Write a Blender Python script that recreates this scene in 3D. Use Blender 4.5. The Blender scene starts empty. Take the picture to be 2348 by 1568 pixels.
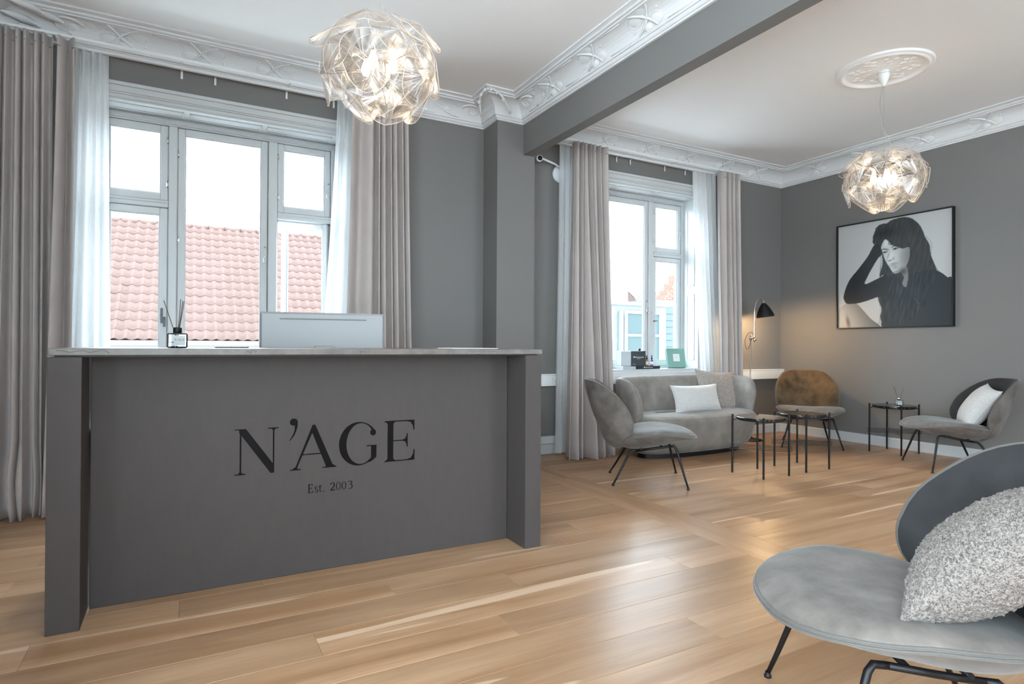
import bpy, bmesh, math, random
import numpy as np
from math import sin, cos, pi, radians, sqrt
from mathutils import Vector, Matrix, noise
from mathutils.geometry import tessellate_polygon

scene = bpy.context.scene
col = scene.collection
rnd = random.Random(7)

# ------------------------------------------------------------------ camera
cam_d = bpy.data.cameras.new('camera')
cam = bpy.data.objects.new('camera', cam_d)
col.objects.link(cam)
cam.matrix_world = (Matrix.Translation((0, 0, 1.12)) @ Matrix.Rotation(radians(-28.6), 4, 'Z')
                    @ Matrix.Rotation(radians(90.3), 4, 'X') @ Matrix.Rotation(radians(.32), 4, 'Z'))
cam_d.sensor_width = 36.0
cam_d.lens = 1367.0 * 36 / 2348
cam_d.clip_start = .05
cam_d.clip_end = 200
scene.camera = cam

# ------------------------------------------------------------------ world, sun, exposure
w = bpy.data.worlds.new('overcast_sky')
scene.world = w
w.use_nodes = True
bg = w.node_tree.nodes['Background']
bg.inputs['Color'].default_value = (.77, .895, 1.0, 1)
bg.inputs['Strength'].default_value = 6.0
sun_d = bpy.data.lights.new('fill_sun', 'SUN')  # broad soft sun added to push more light in through the windows
sun_d.energy = 2.5
sun_d.angle = radians(55)
sun_d.color = (.86, .94, 1.0)
sun = bpy.data.objects.new('fill_sun', sun_d)
col.objects.link(sun)
sun.rotation_euler = Vector((-.06, .88, .47)).to_track_quat('Z', 'Y').to_euler()
scene.view_settings.view_transform = 'Standard'
scene.view_settings.look = 'None'
scene.view_settings.gamma = 1
scene.view_settings.exposure = 1.45
scene.view_settings.use_curve_mapping = False
scene.cycles.max_bounces = 10
scene.cycles.diffuse_bounces = 6
scene.cycles.transparent_max_bounces = 28
scene.cycles.caustics_reflective = False
scene.cycles.caustics_refractive = False
scene.cycles.sample_clamp_indirect = 6


# ------------------------------------------------------------------ materials
def mat(name, color, rough=.5, metal=0., spec=.5, sheen=0., emis=None, emis_s=0., bump=None, var=None, coat=0.):
    """bump=(scale,strength,distance[,stretch]) ; var=(scale,amount,detail[,stretch])"""
    m = bpy.data.materials.new(name)
    m.use_nodes = True
    nt = m.node_tree
    N, L = nt.nodes, nt.links
    b = N['Principled BSDF']
    b.inputs['Base Color'].default_value = (*color, 1)
    b.inputs['Roughness'].default_value = rough
    b.inputs['Metallic'].default_value = metal
    b.inputs['Specular IOR Level'].default_value = spec
    if sheen:
        b.inputs['Sheen Weight'].default_value = sheen
        b.inputs['Sheen Roughness'].default_value = .35
    if coat:
        b.inputs['Coat Weight'].default_value = coat
    if emis:
        b.inputs['Emission Color'].default_value = (*emis, 1)
        b.inputs['Emission Strength'].default_value = emis_s

    def coords(st):
        tc = N.new('ShaderNodeTexCoord')
        mp = N.new('ShaderNodeMapping')
        mp.inputs['Scale'].default_value = st
        L.new(tc.outputs['Object'], mp.inputs['Vector'])
        return mp.outputs['Vector']
    if var:
        st = var[3] if len(var) > 3 else (1, 1, 1)
        n = N.new('ShaderNodeTexNoise')
        n.inputs['Scale'].default_value = var[0]
        n.inputs['Detail'].default_value = var[2]
        n.inputs['Roughness'].default_value = .6
        L.new(coords(st), n.inputs['Vector'])
        r = N.new('ShaderNodeMapRange')
        r.inputs['From Min'].default_value = .3
        r.inputs['From Max'].default_value = .7
        r.inputs['To Min'].default_value = 1 - var[1]
        r.inputs['To Max'].default_value = 1 + var[1]
        L.new(n.outputs['Fac'], r.inputs['Value'])
        mx = N.new('ShaderNodeVectorMath')
        mx.operation = 'SCALE'
        mx.inputs[0].default_value = color
        L.new(r.outputs['Result'], mx.inputs['Scale'])
        L.new(mx.outputs['Vector'], b.inputs['Base Color'])
    if bump:
        st = bump[3] if len(bump) > 3 else (1, 1, 1)
        n = N.new('ShaderNodeTexNoise')
        n.inputs['Scale'].default_value = bump[0]
        n.inputs['Detail'].default_value = 3
        L.new(coords(st), n.inputs['Vector'])
        bp = N.new('ShaderNodeBump')
        bp.inputs['Strength'].default_value = bump[1]
        bp.inputs['Distance'].default_value = bump[2]
        L.new(n.outputs['Fac'], bp.inputs['Height'])
        L.new(bp.outputs['Normal'], b.inputs['Normal'])
    return m


def glass_mat(name, tint=(1, 1, 1), refl=.08, rough=.02):
    m = bpy.data.materials.new(name)
    m.use_nodes = True
    N, L = m.node_tree.nodes, m.node_tree.links
    N.clear()
    out = N.new('ShaderNodeOutputMaterial')
    t = N.new('ShaderNodeBsdfTransparent')
    t.inputs['Color'].default_value = (*tint, 1)
    g = N.new('ShaderNodeBsdfGlossy')
    g.inputs['Roughness'].default_value = rough
    mx = N.new('ShaderNodeMixShader')
    fr = N.new('ShaderNodeFresnel')
    fr.inputs['IOR'].default_value = 1.0 + refl * 6
    L.new(fr.outputs['Fac'], mx.inputs['Fac'])
    L.new(t.outputs['BSDF'], mx.inputs[1])
    L.new(g.outputs['BSDF'], mx.inputs[2])
    L.new(mx.outputs['Shader'], out.inputs['Surface'])
    return m


def sheer_mat():
    m = bpy.data.materials.new('sheer_voile')
    m.use_nodes = True
    N, L = m.node_tree.nodes, m.node_tree.links
    N.clear()
    out = N.new('ShaderNodeOutputMaterial')
    t = N.new('ShaderNodeBsdfTransparent')
    d = N.new('ShaderNodeBsdfDiffuse')
    d.inputs['Color'].default_value = (.86, .87, .87, 1)
    tr = N.new('ShaderNodeBsdfTranslucent')
    tr.inputs['Color'].default_value = (.84, .86, .87, 1)
    m1 = N.new('ShaderNodeMixShader')
    m1.inputs['Fac'].default_value = .45
    L.new(d.outputs[0], m1.inputs[1])
    L.new(tr.outputs[0], m1.inputs[2])
    tc = N.new('ShaderNodeTexCoord')
    mp = N.new('ShaderNodeMapping')
    mp.inputs['Scale'].default_value = (1, 1, .12)
    L.new(tc.outputs['Object'], mp.inputs['Vector'])
    n = N.new('ShaderNodeTexNoise')
    n.inputs['Scale'].default_value = 260
    L.new(mp.outputs['Vector'], n.inputs['Vector'])
    r = N.new('ShaderNodeMapRange')
    r.inputs['To Min'].default_value = .72
    r.inputs['To Max'].default_value = .92
    L.new(n.outputs['Fac'], r.inputs['Value'])
    mx = N.new('ShaderNodeMixShader')
    L.new(r.outputs['Result'], mx.inputs['Fac'])
    L.new(t.outputs[0], mx.inputs[1])
    L.new(m1.outputs[0], mx.inputs[2])
    L.new(mx.outputs[0], out.inputs['Surface'])
    return m


def oak_mat(name, along='X'):
    m = bpy.data.materials.new(name)
    m.use_nodes = True
    N, L = m.node_tree.nodes, m.node_tree.links
    b = N['Principled BSDF']
    geo = N.new('ShaderNodeNewGeometry')
    oi = N.new('ShaderNodeObjectInfo')
    add = N.new('ShaderNodeVectorMath'); add.operation = 'ADD'
    cmb = N.new('ShaderNodeCombineXYZ')
    mul = N.new('ShaderNodeMath'); mul.operation = 'MULTIPLY'; mul.inputs[1].default_value = 60
    L.new(oi.outputs['Random'], mul.inputs[0])
    L.new(mul.outputs[0], cmb.inputs['X']); L.new(mul.outputs[0], cmb.inputs['Z'])
    L.new(geo.outputs['Position'], add.inputs[0]); L.new(cmb.outputs[0], add.inputs[1])

    def nz(st, scale, det, dist=0.):
        mp = N.new('ShaderNodeMapping')
        mp.inputs['Scale'].default_value = st if along == 'X' else (st[1], st[0], st[2])
        L.new(add.outputs[0], mp.inputs['Vector'])
        n = N.new('ShaderNodeTexNoise')
        n.inputs['Scale'].default_value = scale; n.inputs['Detail'].default_value = det
        n.inputs['Distortion'].default_value = dist
        L.new(mp.outputs[0], n.inputs['Vector'])
        return n.outputs['Fac']
    broad = nz((.5, 5, 1), 1.6, 4, .6)
    fine = nz((1.5, 40, 1), 3.0, 5, .4)
    cr = N.new('ShaderNodeValToRGB')
    cr.color_ramp.elements[0].position = .28; cr.color_ramp.elements[0].color = (.32, .172, .085, 1)
    cr.color_ramp.elements[1].position = .75; cr.color_ramp.elements[1].color = (.51, .322, .195, 1)
    L.new(broad, cr.inputs['Fac'])
    # sapwood streaks
    sap = nz((.22, 4.5, 1), 2.1, 1, .2)
    sr = N.new('ShaderNodeMapRange'); sr.inputs['From Min'].default_value = .70; sr.inputs['From Max'].default_value = .71
    L.new(sap, sr.inputs['Value'])
    mx = N.new('ShaderNodeMix'); mx.data_type = 'RGBA'
    L.new(sr.outputs[0], mx.inputs[0]); L.new(cr.outputs['Color'], mx.inputs[6]); mx.inputs[7].default_value = (.60, .42, .285, 1)
    # per board value
    vr = N.new('ShaderNodeMapRange'); vr.inputs['To Min'].default_value = .84; vr.inputs['To Max'].default_value = 1.1
    L.new(oi.outputs['Random'], vr.inputs['Value'])
    fr = N.new('ShaderNodeMapRange'); fr.inputs['From Min'].default_value = .3; fr.inputs['From Max'].default_value = .7
    fr.inputs['To Min'].default_value = .9; fr.inputs['To Max'].default_value = 1.07
    L.new(fine, fr.inputs['Value'])
    mm = N.new('ShaderNodeMath'); mm.operation = 'MULTIPLY'
    L.new(vr.outputs[0], mm.inputs[0]); L.new(fr.outputs[0], mm.inputs[1])
    sc = N.new('ShaderNodeVectorMath'); sc.operation = 'SCALE'
    L.new(mx.outputs[2], sc.inputs[0]); L.new(mm.outputs[0], sc.inputs['Scale'])
    L.new(sc.outputs[0], b.inputs['Base Color'])
    rr = N.new('ShaderNodeMapRange'); rr.inputs['To Min'].default_value = .27; rr.inputs['To Max'].default_value = .36
    L.new(fine, rr.inputs['Value']); L.new(rr.outputs[0], b.inputs['Roughness'])
    bp = N.new('ShaderNodeBump'); bp.inputs['Strength'].default_value = .12; bp.inputs['Distance'].default_value = .0015
    L.new(fine, bp.inputs['Height']); L.new(bp.outputs['Normal'], b.inputs['Normal'])
    b.inputs['Specular IOR Level'].default_value = .21
    return m


def marble_mat(name, base, vein, scale, rough):
    m = bpy.data.materials.new(name)
    m.use_nodes = True
    N, L = m.node_tree.nodes, m.node_tree.links
    b = N['Principled BSDF']
    tc = N.new('ShaderNodeTexCoord')
    n = N.new('ShaderNodeTexNoise'); n.inputs['Scale'].default_value = scale; n.inputs['Detail'].default_value = 6; n.inputs['Distortion'].default_value = 1.4
    L.new(tc.outputs['Object'], n.inputs['Vector'])
    s = N.new('ShaderNodeMath'); s.operation = 'SUBTRACT'; s.inputs[1].default_value = .5
    a = N.new('ShaderNodeMath'); a.operation = 'ABSOLUTE'
    L.new(n.outputs['Fac'], s.inputs[0]); L.new(s.outputs[0], a.inputs[0])
    r = N.new('ShaderNodeMapRange'); r.inputs['From Min'].default_value = 0; r.inputs['From Max'].default_value = .022
    r.inputs['To Min'].default_value = 1; r.inputs['To Max'].default_value = 0
    L.new(a.outputs[0], r.inputs['Value'])
    n2 = N.new('ShaderNodeTexNoise'); n2.inputs['Scale'].default_value = scale * .7; n2.inputs['Detail'].default_value = 3
    L.new(tc.outputs['Object'], n2.inputs['Vector'])
    r2 = N.new('ShaderNodeMapRange'); r2.inputs['From Min'].default_value = .45; r2.inputs['From Max'].default_value = .65
    L.new(n2.outputs['Fac'], r2.inputs['Value'])
    mu = N.new('ShaderNodeMath'); mu.operation = 'MULTIPLY'
    L.new(r.outputs[0], mu.inputs[0]); L.new(r2.outputs[0], mu.inputs[1])
    mx = N.new('ShaderNodeMix'); mx.data_type = 'RGBA'
    mx.inputs[6].default_value = (*base, 1); mx.inputs[7].default_value = (*vein, 1)
    L.new(mu.outputs[0], mx.inputs[0]); L.new(mx.outputs[2], b.inputs['Base Color'])
    b.inputs['Roughness'].default_value = rough
    return m


def velvet_mat(name, c, amt=.25):
    m = mat(name, c, rough=.75, spec=.25, sheen=.2, var=(7, amt, 5))
    m.node_tree.nodes['Principled BSDF'].inputs['Sheen Tint'].default_value = (.8, .85, .9, 1)
    return m


def boucle_mat(name='boucle', gain=1.):
    m = bpy.data.materials.new(name)
    m.use_nodes = True
    N, L = m.node_tree.nodes, m.node_tree.links
    b = N['Principled BSDF']
    tc = N.new('ShaderNodeTexCoord')
    n = N.new('ShaderNodeTexNoise'); n.inputs['Scale'].default_value = 175; n.inputs['Detail'].default_value = 3; n.inputs['Distortion'].default_value = 1.2
    L.new(tc.outputs['Object'], n.inputs['Vector'])
    cr = N.new('ShaderNodeValToRGB')
    cr.color_ramp.elements[0].position = .38; cr.color_ramp.elements[0].color = (.09 * gain, .077 * gain, .069 * gain, 1)
    cr.color_ramp.elements[1].position = .56; cr.color_ramp.elements[1].color = (.27 * gain, .238 * gain, .215 * gain, 1)
    L.new(n.outputs['Fac'], cr.inputs['Fac'])
    L.new(cr.outputs[0], b.inputs['Base Color'])
    b.inputs['Roughness'].default_value = .95
    b.inputs['Sheen Weight'].default_value = .05
    bp = N.new('ShaderNodeBump'); bp.inputs['Strength'].default_value = .9; bp.inputs['Distance'].default_value = .006
    L.new(n.outputs['Fac'], bp.inputs['Height']); L.new(bp.outputs['Normal'], b.inputs['Normal'])
    return m


def leaf_mat():
    """clear prism-cut polycarbonate: mostly see-through, radial ribs that catch the light"""
    m = bpy.data.materials.new('prism_polycarbonate')
    m.use_nodes = True
    N, L = m.node_tree.nodes, m.node_tree.links
    N.clear()
    out = N.new('ShaderNodeOutputMaterial')
    tc = N.new('ShaderNodeTexCoord')
    sep = N.new('ShaderNodeSeparateXYZ')
    L.new(tc.outputs['Object'], sep.inputs[0])
    at = N.new('ShaderNodeMath'); at.operation = 'ARCTAN2'
    L.new(sep.outputs['Y'], at.inputs[0]); L.new(sep.outputs['X'], at.inputs[1])
    cx = N.new('ShaderNodeCombineXYZ'); L.new(at.outputs[0], cx.inputs['X'])
    oi = N.new('ShaderNodeObjectInfo'); L.new(oi.outputs['Random'], cx.inputs['Y'])
    n = N.new('ShaderNodeTexNoise'); n.inputs['Scale'].default_value = 2.4; n.inputs['Detail'].default_value = 5; n.inputs['Roughness'].default_value = .6
    L.new(cx.outputs[0], n.inputs['Vector'])
    bp = N.new('ShaderNodeBump'); bp.inputs['Strength'].default_value = 1.0; bp.inputs['Distance'].default_value = .03
    L.new(n.outputs['Fac'], bp.inputs['Height'])
    t = N.new('ShaderNodeBsdfTransparent'); t.inputs['Color'].default_value = (.95, .955, .96, 1)
    n2 = N.new('ShaderNodeTexNoise'); n2.inputs['Scale'].default_value = 1.7; n2.inputs['Detail'].default_value = 2
    cz = N.new('ShaderNodeVectorMath'); cz.operation = 'ADD'; cz.inputs[1].default_value = (7, 3, 9)
    L.new(cx.outputs[0], cz.inputs[0]); L.new(cz.outputs[0], n2.inputs['Vector'])
    tr_ = N.new('ShaderNodeValToRGB')  # noise tint paints the dark sectors that refraction would give
    tr_.color_ramp.elements[0].position = .36; tr_.color_ramp.elements[0].color = (.70, .69, .68, 1)
    tr_.color_ramp.elements[1].position = .58; tr_.color_ramp.elements[1].color = (.98, .98, .98, 1)
    L.new(n2.outputs['Fac'], tr_.inputs['Fac']); L.new(tr_.outputs[0], t.inputs['Color'])
    g = N.new('ShaderNodeBsdfGlossy'); g.inputs['Roughness'].default_value = .09
    g.inputs['Color'].default_value = (1, 1, 1, 1)
    L.new(bp.outputs['Normal'], g.inputs['Normal'])
    tr = N.new('ShaderNodeBsdfTranslucent'); tr.inputs['Color'].default_value = (.95, .93, .90, 1)
    L.new(bp.outputs['Normal'], tr.inputs['Normal'])
    m1 = N.new('ShaderNodeMixShader'); m1.inputs['Fac'].default_value = .12
    L.new(g.outputs[0], m1.inputs[1]); L.new(tr.outputs[0], m1.inputs[2])
    r = N.new('ShaderNodeMapRange'); r.inputs['From Min'].default_value = .38; r.inputs['From Max'].default_value = .66
    r.inputs['To Min'].default_value = .06; r.inputs['To Max'].default_value = .62
    L.new(n.outputs['Fac'], r.inputs['Value'])
    mx = N.new('ShaderNodeMixShader')
    L.new(r.outputs[0], mx.inputs['Fac']); L.new(t.outputs[0], mx.inputs[1]); L.new(m1.outputs[0], mx.inputs[2])
    L.new(mx.outputs[0], out.inputs['Surface'])
    return m


M = {}
M['wall'] = mat('wall_grey_paint', (.172, .166, .159), .62, bump=(90, .06, .002))
M['ceil'] = mat('ceiling_white_paint', (.88, .87, .86), .8)
M['plaster'] = mat('white_plaster', (.70, .70, .70), .55, bump=(35, .12, .003))
M['white'] = mat('white_gloss_paint', (.55, .565, .565), .35)
M['white_plain'] = mat('white_plastic', (.75, .76, .76), .4)
M['oak'] = oak_mat('oak_boards', 'X')
M['oak_y'] = oak_mat('oak_threshold_boards', 'Y')
M['gap'] = mat('floor_joint', (.16, .10, .06), .9)
M['desk'] = mat('desk_grey_vinyl', (.066, .057, .054), .5, spec=.15, var=(26, .03, 3, (1, 1, .25)), bump=(420, .10, .0008))
M['stone'] = mat('worktop_stone', (.13, .113, .098), .4, var=(18, .25, 6))
M['stone_vein'] = mat('stone_vein', (.08, .07, .06), .5)
M['ink'] = mat('black_vinyl_lettering', (.008, .007, .007), .35, spec=.05)
M['curtain'] = mat('greige_curtain_cloth', (.45, .405, .38), .9, sheen=.15, bump=(700, .15, .001), var=(3, .05, 2))
M['sheer'] = sheer_mat()
M['velvet'] = velvet_mat('taupe_velvet', (.150, .133, .118), .36)
M['velvet_shade'] = velvet_mat('shaded_taupe_velvet', (.028, .028, .029))  # same taupe velvet, with the shade on the backrests put into the colour
M['velvet_b'] = velvet_mat('bronze_velvet', (.090, .058, .030), .55)
M['piping'] = mat('velvet_piping', (.11, .10, .09), .7, sheen=.4)
M['sofa'] = velvet_mat('sofa_velvet', (.225, .204, .185), .2)
M['boucle'] = boucle_mat()
M['boucle_l'] = boucle_mat('boucle_lightened', 1.75)  # same boucle, colour raised to make up for weaker light at the sofa
M['boucle_w'] = mat('white_boucle', (.60, .585, .565), .95, sheen=.3, bump=(190, 1., .005), var=(150, .18, 2))
M['black'] = mat('black_metal', (.007, .007, .008), .42, spec=.3)
M['chrome'] = mat('chrome', (.72, .72, .72), .12, metal=1)
M['bmarble'] = marble_mat('black_marble', (.012, .012, .014), (.55, .53, .5), 7, .18)
M['glass'] = glass_mat('window_glass', (.97, .985, .985), .012)
M['bottle'] = glass_mat('bottle_glass', (.88, .95, .95), .1)
M['leaf'] = leaf_mat()
M['leaf_edge'] = mat('leaf_edge', (.62, .53, .47), .3)  # warm colour stands for light glowing along the clear rims
M['bulb'] = mat('glowing_bulb', (1, .9, .7), .3, emis=(1, .74, .45), emis_s=2.2)
M['silver'] = mat('silver_plastic', (.27, .27, .27), .45, metal=0)
M['steel'] = mat('dull_steel', (.13, .145, .15), .45)
M['rubber'] = mat('black_slots', (.03, .03, .03), .6)
M['label'] = mat('grey_label', (.42, .43, .42), .5)
M['reed'] = mat('dark_reed', (.08, .05, .03), .7)
M['amber'] = mat('amber_glass', (.55, .16, .02), .1, spec=.8)
M['violet'] = mat('violet_glass', (.13, .09, .40), .1, spec=.8)
M['mint'] = mat('mint_card', (.19, .36, .31), .5)
M['print_black'] = mat('black_card', (.02, .028, .034), .35)
M['print_grey'] = mat('pale_card', (.48, .52, .55), .5)
M['lum'] = mat('lamp_shade_inside', (.9, .85, .75), .5, emis=(1, .80, .52), emis_s=1.2)
M['tile'] = mat('clay_pantile', (.068, .035, .026), .75, var=(9, .14, 4))
M['tile_dark'] = mat('tile_underlay', (.05, .028, .022), .9)
M['render_wall'] = mat('pale_render', (.15, .155, .155), .8)
M['facade'] = mat('grey_blue_render', (.080, .085, .086), .8, var=(3, .12, 4))
M['teal'] = mat('teal_window_glass', (.040, .056, .056), .7, spec=.1)
M['slate'] = mat('dark_blue_slates', (.03, .044, .058), .7)
M['brick'] = mat('red_brick', (.12, .06, .042), .85, var=(14, .3, 5))
M['zinc'] = mat('zinc_gutter', (.15, .165, .17), .5)
M['ground'] = mat('street_paving', (.55, .55, .54), .9)  # out of view; kept pale to bounce daylight up to the ceiling
M['blue_led'] = mat('blue_status_light', (.0, .2, .8), .4, emis=(0, .3, 1), emis_s=1.0)
M['canopy'] = mat('white_canopy', (.8, .8, .78), .35)
M['cord'] = mat('clear_grey_cord', (.35, .33, .31), .4)


# ------------------------------------------------------------------ mesh helpers
class MB:
    def __init__(s):
        s.v = []; s.f = []; s.mi = []; s.sm = []

    def add(s, vs, fs, mi=0, smooth=False):
        o = len(s.v)
        s.v += [tuple(p) for p in vs]
        for f in fs:
            s.f.append(tuple(i + o for i in f)); s.mi.append(mi); s.sm.append(smooth)
        return s

    def box(s, x0, x1, y0, y1, z0, z1, mi=0):
        vs = [(x, y, z) for z in (z0, z1) for y in (y0, y1) for x in (x0, x1)]
        return s.add(vs, [(0, 2, 3, 1), (4, 5, 7, 6), (0, 1, 5, 4), (2, 6, 7, 3), (0, 4, 6, 2), (1, 3, 7, 5)], mi)

    def bbox(s, x0, x1, y0, y1, z0, z1, b=.004, mi=0):
        """box with chamfered edges (convex hull of 24 points)"""
        bm = bmesh.new()
        b = min(b, (x1 - x0) * .45, (y1 - y0) * .45, (z1 - z0) * .45)
        for x, sx in ((x0, 1), (x1, -1)):
            for y, sy in ((y0, 1), (y1, -1)):
                for z, sz in ((z0, 1), (z1, -1)):
                    bm.verts.new((x, y + sy * b, z + sz * b)); bm.verts.new((x + sx * b, y, z + sz * b)); bm.verts.new((x + sx * b, y + sy * b, z))
        bmesh.ops.convex_hull(bm, input=bm.verts)
        bm.verts.index_update()
        s.add([v.co[:] for v in bm.verts], [[v.index for v in f.verts] for f in bm.faces], mi)
        bm.free()
        return s

    def tube(s, pts, r, n=10, mi=0, caps=True, closed=False):
        P = [Vector(p) for p in pts]
        m = len(P)
        rr = r if isinstance(r, (list, tuple)) else [r] * m
        tang = []
        for i in range(m):
            a = P[(i - 1) % m] if (closed or i > 0) else P[i]
            c = P[(i + 1) % m] if (closed or i < m - 1) else P[i]
            tang.append((c - a).normalized())
        t0 = tang[0]
        up = Vector((0, 0, 1)) if abs(t0.z) < .9 else Vector((1, 0, 0))
        nrm = (up - t0 * up.dot(t0)).normalized()
        vs = []
        for i in range(m):
            t = tang[i]
            nrm = (nrm - t * nrm.dot(t)).normalized()
            bn = t.cross(nrm)
            for k in range(n):
                a = 2 * pi * k / n
                vs.append(P[i] + (nrm * cos(a) + bn * sin(a)) * rr[i])
        fs = []
        for i in range(m if closed else m - 1):
            j = (i + 1) % m
            for k in range(n):
                l = (k + 1) % n
                fs.append((i * n + k, i * n + l, j * n + l, j * n + k))
        s.add(vs, fs, mi, True)
        if caps and not closed:
            o = len(s.v) - m * n
            s.f.append(tuple(o + k for k in range(n))[::-1]); s.mi.append(mi); s.sm.append(False)
            s.f.append(tuple(o + (m - 1) * n + k for k in range(n))); s.mi.append(mi); s.sm.append(False)
        return s

    def lathe(s, prof, c=(0, 0, 0), n=28, mi=0, smooth=True, axis=None):
        vs = []
        for r, z in prof:
            for k in range(n):
                a = 2 * pi * k / n
                vs.append(Vector((r * cos(a), r * sin(a), z)))
        if axis is not None:
            q = Vector((0, 0, 1)).rotation_difference(Vector(axis))
            vs = [q @ v for v in vs]
        vs = [v + Vector(c) for v in vs]
        fs = []
        for i in range(len(prof) - 1):
            for k in range(n):
                l = (k + 1) % n
                fs.append((i * n + k, i * n + l, (i + 1) * n + l, (i + 1) * n + k))
        s.add(vs, fs, mi, smooth)
        return s

    def grid(s, fn, nu, nv, mi=0, wrap_u=False, smooth=True, flip=False):
        vs = [fn(i / (nu if wrap_u else nu - 1), j / (nv - 1)) for j in range(nv) for i in range(nu)]
        fs = []
        for j in range(nv - 1):
            for i in range(nu if wrap_u else nu - 1):
                k = (i + 1) % nu
                q = (j * nu + i, j * nu + k, (j + 1) * nu + k, (j + 1) * nu + i)
                fs.append(q[::-1] if flip else q)
        return s.add(vs, fs, mi, smooth)

    def prism(s, poly, fn, d0, d1, mi=0):
        """flat 2-D polygon -> solid; fn(u, v, d) gives the 3-D point"""
        n = len(poly)
        tris = tessellate_polygon([[Vector((p[0], p[1], 0)) for p in poly]])
        vs = [fn(p[0], p[1], d0) for p in poly] + [fn(p[0], p[1], d1) for p in poly]
        fs = [tuple(t) for t in tris] + [tuple(i + n for i in t)[::-1] for t in tris]
        fs += [(i, (i + 1) % n, (i + 1) % n + n, i + n) for i in range(n)]
        return s.add(vs, fs, mi)

    def build(s, name, m, parent=None, loc=None, fixn=True):
        me = bpy.data.meshes.new(name)
        me.from_pydata(s.v, [], s.f)
        ms = m if isinstance(m, (list, tuple)) else [m]
        for x in ms: me.materials.append(x)
        me.polygons.foreach_set('material_index', s.mi)
        me.polygons.foreach_set('use_smooth', s.sm)
        if fixn:
            bm = bmesh.new(); bm.from_mesh(me)
            bmesh.ops.recalc_face_normals(bm, faces=bm.faces)
            bm.to_mesh(me); bm.free()
        me.update()
        o = bpy.data.objects.new(name, me)
        col.objects.link(o)
        if parent: o.parent = parent
        if loc: o.location = loc
        return o


def empty(name, loc=(0, 0, 0), rz=0):
    o = bpy.data.objects.new(name, None)
    o.empty_display_size = .05
    o.location = loc; o.rotation_euler = (0, 0, rz)
    col.objects.link(o)
    return o


def tag(o, label=None, cat=None, group=None, kind=None):
    if label: o['label'] = label
    if cat: o['category'] = cat
    if group: o['group'] = group
    if kind: o['kind'] = kind
    return o


def struct(o, label=None):
    o['kind'] = 'structure'
    if label: o['label'] = label
    return o


def link_copy(o, parent, loc=None, rot=None, scale=None):
    c = o.copy(); col.objects.link(c); c.parent = parent
    if loc is not None: c.location = loc
    if rot is not None: c.rotation_euler = rot
    if scale is not None: c.scale = scale
    return c


def copy_tree(o, parent=None):
    c = o.copy(); col.objects.link(c)
    if parent: c.parent = parent
    for ch in list(o.children): copy_tree(ch, c)
    return c


def smooth_path(pts, n=8, closed=False):
    """Catmull-Rom"""
    P = [Vector(p) for p in pts]; out = []
    m = len(P)
    for i in range(m if closed else m - 1):
        p0 = P[(i - 1) % m] if closed or i > 0 else P[0]
        p1 = P[i]; p2 = P[(i + 1) % m]
        p3 = P[(i + 2) % m] if closed or i + 2 < m else P[-1]
        for k in range(n):
            t = k / n
            out.append(.5 * ((2 * p1) + (p2 - p0) * t + (2 * p0 - 5 * p1 + 4 * p2 - p3) * t * t + (3 * p1 - p0 - 3 * p2 + p3) * t ** 3))
    if not closed: out.append(P[-1])
    return out


def interp(x, xs, ys):
    return float(np.interp(x, xs, ys))


# ------------------------------------------------------------------ room dimensions
XL, XC0, XC1, XR = -1.20, 2.534, 2.940, 6.925      # left wall, column, right wall
YW, YC, YB = 5.248, 4.953, -3.2                     # window wall, column face, back wall
ZC, ZK = 3.42, 3.22                                 # ceiling, cornice bottom
YF = 5.50                                           # window frame plane
WT = .36                                            # window wall thickness
OPEN = [(-.63, 1.17), (3.62, 5.43)]                 # window openings
ZO0, ZO1 = .855, 2.93


# floor -------------------------------------------------------------------------------
fl = empty('floor'); struct(fl, 'wide oak floorboards')
sub = MB().box(XL - .1, XR + .1, YB - .1, YW + .1, -.06, -.012).build('subfloor', M['gap'], fl)
b_ = .0013


def board_mesh(Lx, Ly, m):
    k = MB(); x, y = Lx / 2, Ly / 2
    vs = [(-x, -y, -.012), (x, -y, -.012), (x, y, -.012), (-x, y, -.012), (-x, -y, -b_), (x, -y, -b_), (x, y, -b_), (-x, y, -b_),
          (-x + b_, -y + b_, 0), (x - b_, -y + b_, 0), (x - b_, y - b_, 0), (-x + b_, y - b_, 0)]
    fs = []
    for a in (0, 4):
        for i in range(4):
            j = (i + 1) % 4; fs.append((a + i, a + j, a + 4 + j, a + 4 + i))
    fs.append((8, 9, 10, 11))
    k.add(vs, fs)
    o = k.build('floorboard', m, fl)
    return o


BW = .1935
lens = [1.2, 1.6, 1.9, 2.2, .8]
protos = {}
rf = random.Random(11)


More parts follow.
